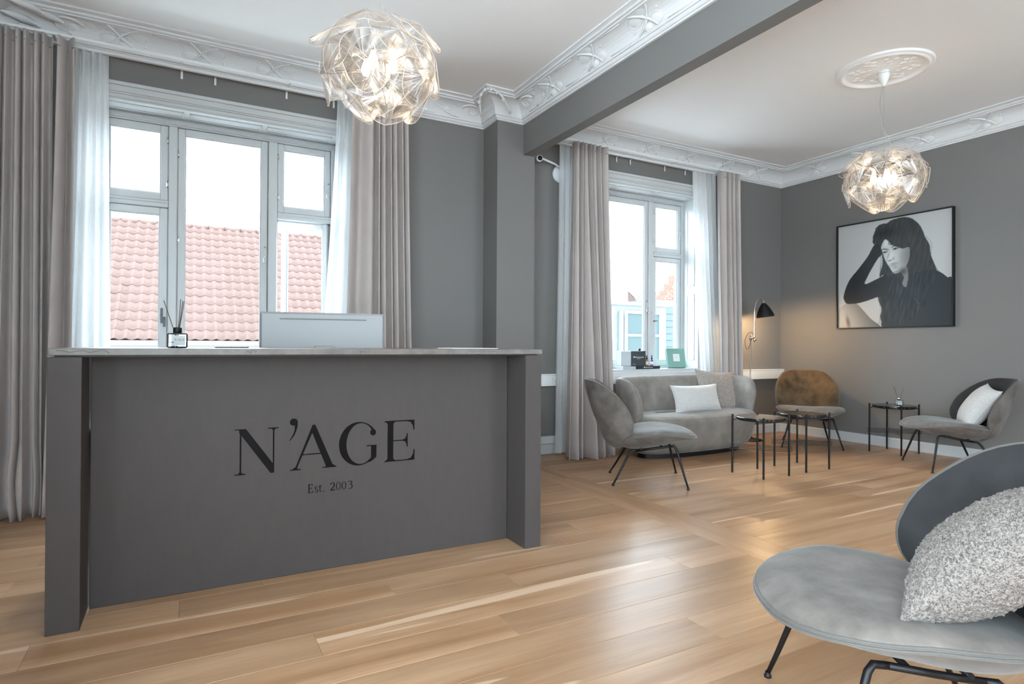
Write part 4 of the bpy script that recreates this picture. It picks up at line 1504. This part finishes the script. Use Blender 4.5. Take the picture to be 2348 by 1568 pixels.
k = MB(); k.tube(smooth_path([(.048, -.012, 1.26), (.005, -.012, 1.29), (-.06, -.012, 1.27), (-.11, -.012, 1.19), (-.085, -.012, 1.09), (-.035, -.012, 1.12), (0, -.012, 1.20)], 6), .003, 6); k.build('flex', M['reed'], lp)
ax = Vector((-.13, .06, 1)).normalized()
sc_ = Vector((.250, -.01, 1.478))
k = MB()
k.lathe([(.103, 0), (.099, .022), (.086, .060), (.064, .105), (.040, .142), (.024, .164), (.016, .169)], sc_, 36, axis=ax)
sh = k.build('lamp_shade', M['black'], lp)
md = sh.modifiers.new('thickness', 'SOLIDIFY'); md.thickness = .002; md.offset = 1
k = MB(); k.lathe([(.1005, .001), (.0965, .022), (.0835, .059), (.0615, .103), (.037, .140), (.0001, .150)], sc_, 36, axis=ax); k.build('shade_lining', mat('shade_white_enamel', (.88, .86, .8), .4), sh, fixn=False)
k = MB(); k.lathe([(.0001, 0), (.016, .004), (.020, .018), (.015, .030), (.006, .036), (.006, .050), (.0001, .052)], sc_ + ax * .163, 18, axis=ax); k.build('shade_cap', M['chrome'], lp)
k = MB(); k.lathe([(.0001, .012), (.020, .016), (.030, .034), (.027, .055), (.015, .078), (.013, .1), (.0001, .1)], sc_, 20, axis=ax); k.build('bulb', M['lum'], lp)
ld = bpy.data.lights.new('floor_lamp_light', 'POINT'); ld.energy = 9; ld.color = (1, .66, .34); ld.shadow_soft_size = .02
lo = bpy.data.objects.new('floor_lamp_light', ld); col.objects.link(lo); lo.parent = lp; lo.location = sc_ - ax * .012

# cushions on chairs
cushion('cushion', (6.40, 2.765, .580), (radians(-33), radians(6), radians(216)), .45, .43, .19, M['boucle_w'], 'white boucle cushion on the lounge chair below the portrait wall', CU, 60, .003, 7)
cushion('cushion', (1.795, .737, .604), (radians(-48), 0, radians(200)), .43, .47, .22, M['boucle'], 'grey-beige boucle cushion on the foreground lounge chair', CU, 210, .009, 9)

# portrait -------------------------------------------------------------------------------------
FX = XR - .002
pf = tag(empty('framed_portrait', (FX, 3.82, 1.955)), 'large black framed black-and-white photograph of a long-haired woman in a dark sweater', 'framed photograph')
HW, HH = .626, .617
k = MB()
fd = .045
for (y0, y1, z0, z1) in ((-HW, -HW + .012, -HH, HH), (HW - .012, HW, -HH, HH), (-HW + .012, HW - .012, -HH, -HH + .012), (-HW + .012, HW - .012, HH - .012, HH)):
    k.bbox(-fd, 0, y0, y1, z0, z1, .001)
k.build('frame', M['black'], pf)
# the print: colours held per vertex of a flat sheet
NP = 280
U, V = np.meshgrid((np.arange(NP) + .5) / NP, (np.arange(NP) + .5) / NP)


def s2l(c): return (np.asarray(c) / 255.) ** 2.2


def inside(poly, U=U, V=V):
    P = smooth_path([(x, y, 0) for x, y in poly], 4, closed=True)
    m_ = np.zeros(U.shape, bool); n = len(P)
    for i in range(n):
        a, b = P[i], P[(i + 1) % n]
        if a.y == b.y: continue
        c = ((a.y > V) != (b.y > V)) & (U < (b.x - a.x) * (V - a.y) / (b.y - a.y) + a.x)
        m_ ^= c
    return m_


def soft(poly, r=1):
    m_ = inside(poly).astype(float)
    for _ in range(r):
        p = np.pad(m_, 1, mode='edge')
        m_ = (p[:-2, 1:-1] + p[2:, 1:-1] + p[1:-1, :-2] + p[1:-1, 2:] + p[1:-1, 1:-1] * 2) / 6
    return m_


def blob(cx, cy, rx, ry, ang=0, p=1.):
    c, s_ = cos(ang), sin(ang); dx, dy = U - cx, V - cy
    a, b = (dx * c + dy * s_) / rx, (-dx * s_ + dy * c) / ry
    return np.exp(-(a * a + b * b) ** p)


img = np.zeros((NP, NP, 3)) + np.array([176, 176, 175.])
img += ((V - .5) * 6)[..., None]


def over(mask, c): global img; img = img * (1 - mask[..., None]) + np.asarray(c, float) * mask[..., None]


P_hair = [(.337, .799), (.343, .878), (.381, .95), (.423, .963), (.465, .963), (.498, .983), (.569, .992), (.625, .989), (.679, .964), (.732, .909), (.766, .841), (.785, .78), (.815, .719), (.826, .652), (.836, .602), (.862, .526), (.88, .451), (.851, .373), (.815, .263), (.764, .143), (.627, .033), (.548, .011), (.458, .011), (.425, .03), (.404, .092), (.416, .169), (.383, .276), (.416, .378), (.466, .46), (.424, .482), (.403, .467), (.399, .502), (.424, .586), (.415, .692), (.382, .767)]
P_face = [(.415, .762), (.44, .81), (.465, .806), (.502, .757), (.554, .728), (.602, .707), (.653, .714), (.661, .659), (.653, .601), (.629, .545), (.59, .503), (.539, .487), (.51, .506), (.486, .549), (.457, .599), (.438, .646), (.428, .681), (.409, .719)]
P_neck = [(.586, .499), (.629, .545), (.648, .459), (.638, .385), (.63, .356), (.61, .362), (.597, .393), (.61, .446)]
P_swe = [(.851, .487), (.923, .446), (.958, .411), (1.0, .375), (1.02, -.02), (.466, -.02), (.425, .091), (.416, .282), (.391, .38), (.416, .465), (.466, .477), (.514, .498), (.595, .397), (.614, .357), (.634, .355), (.645, .442), (.703, .478)]
P_arm = [(.344, .772), (.382, .78), (.423, .69), (.382, .644), (.335, .571), (.288, .487), (.26, .413), (.348, .441), (.416, .47), (.466, .477), (.466, .296), (.383, .283), (.28, .252), (.182, .233), (.09, .235), (.062, .27), (.054, .307), (.076, .389), (.117, .472), (.19, .555), (.252, .629), (.296, .686)]
P_knee = [(-.01, .16), (.044, .216), (.081, .237), (.118, .241), (.182, .231), (.244, .165), (.315, .081), (.40, -.02), (-.02, -.02)]
over(soft(P_knee), [150, 149, 147])
kn = soft(P_knee)
img -= (kn * np.clip((U - .12 + (V - .1) * .5) * 240, -12, 75))[..., None]
img -= (kn * blob(.10, .05, .018, .06, .2) * 70)[..., None]
nz_ = np.array([[noise.noise(Vector((u * 60 - v * 14, v * 7 + u * 9, 0))) for u in np.linspace(0, 1, NP)] for v in np.linspace(0, 1, NP)])
over(soft(P_hair), [58, 59, 59])
over(soft(P_swe), [48, 53, 57])  # bluish cast of reflected windows is mixed into this tone
hm = np.clip(soft(P_hair) - 0, 0, 1)
low = np.clip((.5 - V) * 5, 0, 1)
img += (hm * nz_ * (10 + 8 * low))[..., None] * np.array([1, 1, 1.])
img -= (hm * blob(.44, .88, .10, .05) * 18)[..., None]
over(soft(P_face), [178, 178, 177])
fm = soft(P_face, 2)
img -= (fm * np.clip((U - .56) * 620, 0, 72))[..., None]                  # cheek turned away, in the picture
img -= (fm * blob(.60, .62, .05, .09) * 14)[..., None]
img += (fm * blob(.50, .63, .045, .07) * 22)[..., None]
img += (fm * blob(.455, .775, .02, .03) * 24)[..., None]
over(soft(P_neck) * .85, [128, 128, 127])
over(np.clip(blob(.60, .50, .035, .03) * .8, 0, 1), [62, 62, 62])
for cx, cy, rx, ry, an in ((.446, .695, .022, .0085, .05), (.540, .716, .025, .0095, .12)):
    over(np.clip(blob(cx, cy, rx, ry, an, 2) * .92, 0, 1), [38, 38, 38])
    over(np.clip(blob(cx + .008, cy - .001, .007, .004, an) * .7, 0, 1), [190, 190, 190])
for p0, p1 in (((.416, .722), (.472, .712)), ((.508, .733), (.575, .737))):
    for t in np.linspace(0, 1, 9):
        over(np.clip(blob(p0[0] + (p1[0] - p0[0]) * t, p0[1] + (p1[1] - p0[1]) * t + .008 * sin(pi * t), .009, .0045) * .5, 0, 1), [52, 52, 52])
for cx, cy, rx, ry, a_, c in ((.490, .612, .020, .006, .15, 60), (.520, .628, .010, .012, 0, 100), (.475, .660, .006, .035, -.3, 118), (.505, .665, .010, .03, .2, 205),
                             (.526, .572, .044, .0038, .26, 80), (.520, .583, .030, .006, .24, 108), (.532, .556, .032, .008, .24, 122), (.540, .540, .02, .006, .2, 110), (.55, .50, .05, .012, .25, 110)):
    over(np.clip(blob(cx, cy, rx, ry, a_) * .62, 0, 1), [c] * 3)


def strand(pts, wd, c, al=.8):
    P = smooth_path([(x, y, 0) for x, y in pts], 14)
    m_ = np.zeros((NP, NP))
    for p in P: m_ = np.maximum(m_, np.clip(1.6 - np.hypot(U - p.x, V - p.y) / wd, 0, 1))
    over(m_ * al, [c] * 3)


over(soft(P_arm), [46, 49, 52])
strand([(.785, .78), (.822, .702), (.826, .62), (.859, .534), (.893, .464)], .0022, 80)
strand([(.79, .79), (.835, .72), (.832, .63)], .002, 84)
for dx in (0, .012, .024): strand([(.432 - dx, .66), (.412 - dx * .4, .56), (.403 - dx * .2, .47)], .002, 76)
strand([(.345, .80), (.338, .86), (.375, .90), (.36, .93), (.41, .955)], .003, 62)
strand([(.35, .78), (.335, .81), (.35, .85)], .003, 62)
strand([(.49, .79), (.475, .77), (.50, .755)], .0025, 55)
for i in range(7):
    x = .50 + .05 * i
    strand([(x + .10, .45), (x + .06 + .02 * (i % 2), .28), (x - .01, .05)], .0016, 84, .2)
strand([(.70, .25), (.735, .19), (.72, .14)], .0018, 112, .6)
for dx in (0, .014, -.012): strand([(.405 + dx, .25), (.418 + dx, .15), (.402 + dx, .03)], .0022, 70)
lin_img = s2l(np.clip(img, 6, 250))
me = bpy.data.meshes.new('photo_print')
g = np.linspace(-1, 1, NP + 1)
vs = [(-.020, -g[i] * (HW - .012), g[j] * (HH - .012)) for j in range(NP + 1) for i in range(NP + 1)]
fs = [(j * (NP + 1) + i, j * (NP + 1) + i + 1, (j + 1) * (NP + 1) + i + 1, (j + 1) * (NP + 1) + i) for j in range(NP) for i in range(NP)]
me.from_pydata(vs, [], fs)
ca = me.color_attributes.new('ink', 'FLOAT_COLOR', 'CORNER')
buf = np.ones((NP * NP, 4, 4), np.float32)
buf[:, :, :3] = lin_img.reshape(-1, 1, 3)
ca.data.foreach_set('color', buf.ravel())
pm = mat('photo_paper', (.5, .5, .5), .45, spec=.25)
an = pm.node_tree.nodes.new('ShaderNodeAttribute'); an.attribute_name = 'ink'
pm.node_tree.links.new(an.outputs['Color'], pm.node_tree.nodes['Principled BSDF'].inputs['Base Color'])
me.materials.append(pm)
po = bpy.data.objects.new('photo_print', me); col.objects.link(po); po.parent = pf
MB().box(-.019, -.001, -HW + .012, HW - .012, -HH + .012, HH - .012).build('backing_board', M['print_black'], pf)

# things on the sofa window sill ------------------------------------------------------------------
ZS = ZO0


def fbox(name, loc, rz, sx, sy, sz, m, label, cat='box', group=None, b=.002):
    r = tag(empty(name, loc, rz), label, cat, group)
    MB().bbox(-sx / 2, sx / 2, -sy / 2, sy / 2, 0, sz, b).build('carton', m, r)
    return r


def text(parent, s, size, loc, rot, m):
    c = bpy.data.curves.new('lettering', 'FONT'); c.body = s; c.size = size; c.extrude = .0002; c.align_x = 'CENTER'; c.align_y = 'CENTER'
    c.materials.append(m)
    t_ = bpy.data.objects.new('text_source', c)
    me = bpy.data.meshes.new_from_object(t_); bpy.data.objects.remove(t_)
    o = bpy.data.objects.new('lettering', me); col.objects.link(o); o.parent = parent; o.location = loc; o.rotation_euler = rot
    if not me.materials: me.materials.append(m)
    return o


wl = mat('white_print', (.8, .8, .8), .5)
fb = tag(empty('gift_box', (4.47, 5.33, ZS), radians(4)), 'low black boxed set lying on the sofa window sill', 'box')
MB().bbox(-.02, .36, -.09, .09, 0, .035, .002).build('lid', M['print_black'], fb)
MB().bbox(-.215, -.021, -.085, .085, 0, .033, .002).build('sleeve', M['print_grey'], fb)
text(fb, '\u25a0 SkinCeuticals', .022, (.17, -.0905, .018), (pi / 2, 0, 0), wl)
tb = tag(empty('carton', (4.46, 5.345, ZS + .0355), radians(-12)), 'upright black and grey product carton standing on the low black box', 'box')
MB().bbox(-.02, .165, -.055, .055, 0, .170, .002).build('front_face', M['print_black'], tb)
MB().bbox(-.145, -.021, -.055, .055, 0, .168, .002).build('side_sleeve', M['print_grey'], tb)
text(tb, '\u25a0 SkinCeuticals', .020, (.075, -.0555, .100), (pi / 2, 0, 0), wl)
text(tb, 'Advanced', .011, (.075, -.0555, .085), (pi / 2, 0, 0), wl)
text(tb, 'Skincare', .010, (.02, -.0555, .022), (pi / 2, 0, 0), wl)


def dropper(loc, m, s, label):
    r = tag(empty('dropper_bottle', loc), label, 'bottle', 'dropper bottles on the sill')
    k = MB(); k.lathe([(.0001, 0), (.017 * s, 0), (.018 * s, .003), (.018 * s, .062 * s), (.016 * s, .068 * s), (.008 * s, .076 * s), (.008 * s, .080 * s), (.0001, .080 * s)], (0, 0, 0), 20); k.build('bottle', m, r)
    k = MB(); k.lathe([(.0185 * s, .014 * s), (.0187 * s, .014 * s), (.0187 * s, .05 * s), (.0185 * s, .05 * s)], (0, 0, 0), 20); k.build('paper_label', M['white_plain'], r)
    k = MB(); k.lathe([(.0001, .080 * s), (.011 * s, .080 * s), (.011 * s, .094 * s), (.006 * s, .098 * s), (.007 * s, .115 * s), (.0055 * s, .126 * s), (.0001, .129 * s)], (0, 0, 0), 18); k.build('pipette_cap', M['black'], r)
    return r


dropper((4.655, 5.29, ZS + .035), M['amber'], .95, 'amber dropper bottle standing on the low black box')
dropper((4.730, 5.29, ZS + .035), M['violet'], .95, 'violet dropper bottle standing on the low black box')
tu = tag(empty('cream_tube', (4.672, 5.345, ZS + .0355)), 'small silver tube standing behind the amber dropper bottle', 'tube')
k = MB(); k.lathe([(.0001, 0), (.013, 0), (.013, .02), (.015, .022), (.0155, .11)], (0, 0, 0), 18)
k.bbox(-.016, .016, -.002, .002, .105, .128, .001); k.build('tube_body', M['silver'], tu)
bt = tag(empty('pump_bottle', (4.665, 5.43, ZS)), 'tall dark bottle standing behind the upright carton', 'bottle')
k = MB(); k.lathe([(.0001, 0), (.022, 0), (.024, .004), (.024, .15), (.018, .165), (.012, .17), (.012, .20), (.0001, .202)], (0, 0, 0), 20); k.build('bottle', M['teal'], bt)
k = MB(); k.lathe([(.0001, .20), (.014, .20), (.014, .232), (.0001, .234)], (0, 0, 0), 16); k.build('cap', M['black'], bt)
mn = tag(empty('gift_box', (5.135, 5.31, ZS), radians(-16)), 'mint green box leaning back on the sofa window sill', 'box')
lean = MB().bbox(-.115, .115, -.022, .022, 0, .232, .002).build('carton', M['mint'], mn)
lean.rotation_euler = (radians(-13), 0, 0); lean.location = (0, 0, .005)
sq = MB().box(-.042, .042, -.0226, -.0221, .075, .165).build('paper_label', M['white_plain'], lean)
put_letters(sq, (0, -.0227, .125), (1, 0, 0), (0, 0, 1), (0, -1, 0), .055, M['label'], .0003, True)

# wall camera ----------------------------------------------------------------------------------
wc = tag(empty('security_camera', (3.42, YW, 2.91)), 'white disc-shaped wall camera on an arm beside the pier', 'camera')
k = MB(); k.lathe([(.0001, .030), (.070, .030), (.086, .026), (.094, .016), (.094, 0), (.0001, 0)], (0, 0, 0), 40, axis=(0, -1, 0)); k.build('wall_disc', M['white_plain'], wc)
k = MB(); k.tube([(.005, -.036, .05), (-.12, -.09, .07), (-.365, -.19, .075)], [.011, .011, .010], 10); k.build('arm', M['white_plain'], wc)
k = MB(); k.lathe([(.0001, -.02), (.026, -.018), (.032, 0), (.032, .028), (.028, .034), (.0001, .034)], (-.385, -.215, .05), 28, axis=(-.2, -.95, -.1)); cb = k.build('camera_head', M['white_plain'], wc)
k = MB(); k.lathe([(.0001, .0345), (.024, .0345), (.024, .037), (.0001, .038)], (-.385, -.215, .05), 24, axis=(-.2, -.95, -.1)); k.build('lens', M['black'], cb)
k = MB(); k.tube([(.022 * cos(a), -.0315, .022 * sin(a)) for a in np.linspace(1.8, 4.4, 12)], .0022, 6); k.build('status_ring', M['blue_led'], wc)

# outside: tiled roof opposite -------------------------------------------------------------------
EY, EZ, TH = 14.6, 1.18, radians(40)
TW, TG, NR = .21, .32, 15
rf_ = tag(empty('tiled_roof', (0, EY, EZ)), 'pale red pantile roof of the house seen through the reception window', 'roof')
SV, CV = sin(TH), cos(TH)


def tile_pts(k, x0, r):
    base = r * TG
    prof = []
    for i in range(9):
        t = i / 8
        prof.append((t * (TW + .012), .046 * (.5 + .5 * cos(2 * pi * min(1, t * 1.02) + .35))))
    vs = []
    for (s_, lift) in ((0, .022), (TG + .03, .004)):
        for px, ph in prof:
            hh = ph + lift
            vs.append((x0 + px, (base + s_) * CV - hh * SV, (base + s_) * SV + hh * CV))
    for px, ph in prof:
        hh = ph + .022 - .024
        vs.append((x0 + px, base * CV - hh * SV, base * SV + hh * CV))
    fs = [(i, i + 1, 9 + i + 1, 9 + i) for i in range(8)] + [(18 + i, 18 + i + 1, i + 1, i) for i in range(8)]
    k.add(vs, fs, 0, True)


tk_ = MB(); tile_pts(tk_, 0, 0)
tp = tk_.build('roof_tile', M['tile'], rf_)
xi0, xi1 = -2.05, 2.15
cnt = 0; first = True
rt = random.Random(4)
extra = MB()
for r in range(NR):
    for c in range(-26, 34):
        x = c * TW - .05
        if xi0 <= x < xi1 and cnt < 300:
            o = tp if first else link_copy(tp, rf_)
            first = False
            o.location = (x, r * TG * CV + rt.uniform(-.004, .004), r * TG * SV + rt.uniform(-.004, .004))
            cnt += 1
        else:
            tile_pts(extra, x, r)
ex = extra.build('roof_tile', M['tile'], rf_, fixn=False); ex['kind'] = 'stuff'
LR = NR * TG
k = MB(); k.add([(-5.6, 0, -.03), (7.2, 0, -.03), (7.2, LR * CV, LR * SV - .03), (-5.6, LR * CV, LR * SV - .03), (-5.6, .1, -.12), (7.2, .1, -.12), (7.2, LR * CV, LR * SV - .12), (-5.6, LR * CV, LR * SV - .12)],
                [(0, 1, 2, 3), (4, 7, 6, 5), (0, 4, 5, 1), (1, 5, 6, 2), (2, 6, 7, 3), (3, 7, 4, 0)]); k.build('roof_deck', M['tile_dark'], rf_)
for i in range(32):
    k = MB(); x = -5.5 + i * .4
    k.tube([(x, LR * CV, LR * SV + .0), (x + .40, LR * CV, LR * SV + .0)], [.085, .075], 10); k.build('ridge_tile', M['tile'], rf_)
k = MB()
for i in range(7):
    a = pi + pi * i / 6
k.tube([(-5.6, -.07, -.06), (7.2, -.07, -.06)], .055, 10); k.build('gutter', M['zinc'], rf_)
hs = tag(MB().box(-5.4, 7.0, EY + .25, EY + 7.0, -6, EZ - .06).build('house_wall', M['render_wall']), 'pale rendered wall below the tiled roof', 'building')

# outside: dormer building through the sofa window --------------------------------------------------
db = tag(empty('dormer_building', (10.4, 12, 0)), 'grey-blue rendered building with white window seen through the sofa window', 'building')


def dl(k): k.v = [(x - 10.4, y - 12, z) for x, y, z in k.v]; return k


dl(MB().box(9.0, 11.22, 12, 13.4, -5, 2.16)).build('wall', M['facade'], db)
dl(MB().bbox(8.95, 11.28, 11.93, 13.4, 2.16, 2.23, .01)).build('roof_edge', M['zinc'], db)
k = MB(); rect_frame(k, 9.79, 11.02, .62, 2.02, 11.93, 12.0, .075); k.bbox(9.86, 10.95, 11.935, 11.99, 1.36, 1.42, .004); wn = dl(k).build('window', mat('far_window_white', (.28, .29, .29), .5), db)
for z0, z1 in ((.69, 1.36), (1.42, 1.945)):
    dl(MB().box(9.865, 10.945, 11.96, 11.965, z0, z1)).build('pane', M['teal'], wn)
dl(MB().bbox(9.62, 9.70, 11.90, 12.0, .3, 2.0, .005)).build('downpipe', M['zinc'], db)
k = MB()
dl(MB().box(11.24, 13.0, 12.6, 13.6, -5, 2.40)).build('rear_wall', M['facade'], db)
sl = dl(MB().box(11.30, 11.75, 12.30, 12.36, .9, 2.2)).build('slate_cladding', M['slate'], db)
for i in range(7):
    k = MB(); k.bbox(11.295, 11.755, 12.285, 12.30, .92 + i * .18, 1.085 + i * .18, .004); dl(k).build('slate', M['slate'], sl)
rr_ = tag(empty('orange_roof', (14.9, 15.5, 1.98)), 'low orange tiled roof behind the grey-blue building', 'roof')
k = MB(); k.add([(-1.6, -.6, .15), (2.8, -.6, .15), (2.8, .6, 1.0), (-1.6, .6, 1.0), (-1.6, -.6, .05), (2.8, -.6, .05), (2.8, .6, .05), (-1.6, .6, .05)],
                [(0, 1, 2, 3), (4, 7, 6, 5), (0, 4, 5, 1), (1, 5, 6, 2), (2, 6, 7, 3), (3, 7, 4, 0)]); k.build('roof_deck', M['tile_dark'], rr_)
for i in range(22):
    for j in range(4):
        if j == 0 and i == 0:
            k = MB(); k.grid(lambda u, v: (u * .21, v * .42 * .816, .02 + .03 * sin(pi * u) + v * .42 * .577), 5, 2); q0 = k.build('roof_tile', M['tile'], rr_, loc=(-1.6, -.6, .15))
        else:
            link_copy(q0, rr_, loc=(-1.6 + i * .2, -.6 + j * .3, .15 + j * .2125))
gb = tag(empty('brick_gable', (13.56, 14.0, 0)), 'stepped red brick gable beyond the sofa window', 'building')
k = MB()
steps = [(-.55, 2.2, 2.95), (-.42, 2.2, 3.12), (-.25, 2.2, 3.35), (-.05, 2.2, 3.6), (.3, 2.2, 3.9)]
for i, (x, z0, z1) in enumerate(steps):
    x1 = steps[i + 1][0] if i < len(steps) - 1 else 1.6
    k.box(x, x1, 0, .35, 0, z1 - .25)
k.build('gable_wall', M['brick'], gb)
k = MB(); n_ = 0
rb = random.Random(2)
bk = MB().bbox(0, .21, -.012, .05, 0, .062, .004).build('brick', M['brick'], gb)
fb_ = True
for row in range(22):
    z = 2.2 + row * .075
    for c in range(8):
        x = -.55 + c * .225 + (.11 if row % 2 else 0)
        lim = max([s_[2] - .25 for s_ in steps if s_[0] <= x] or [0])
        if z + .07 > lim or x > 1.2: continue
        o = bk if fb_ else link_copy(bk, gb); fb_ = False
        o.location = (x, 0, z)
for a, b, nm in (((9.30, 11.9, 3.25), (10.155, 11.9, 2.25), 'long sloping metal wire outside the sofa window, the upper of two'), ((9.30, 11.9, 2.75), (9.9, 11.9, 2.20), 'short sloping metal wire outside the sofa window, the lower of two')):
    tag(MB().tube([a, b], .010, 6).build('stay_wire', M['zinc']), nm, 'wire', 'metal wires outside the sofa window')
struct(MB().box(-40, 60, 6.5, 70, -6.1, -6).build('ground', M['ground']), 'paved street below')
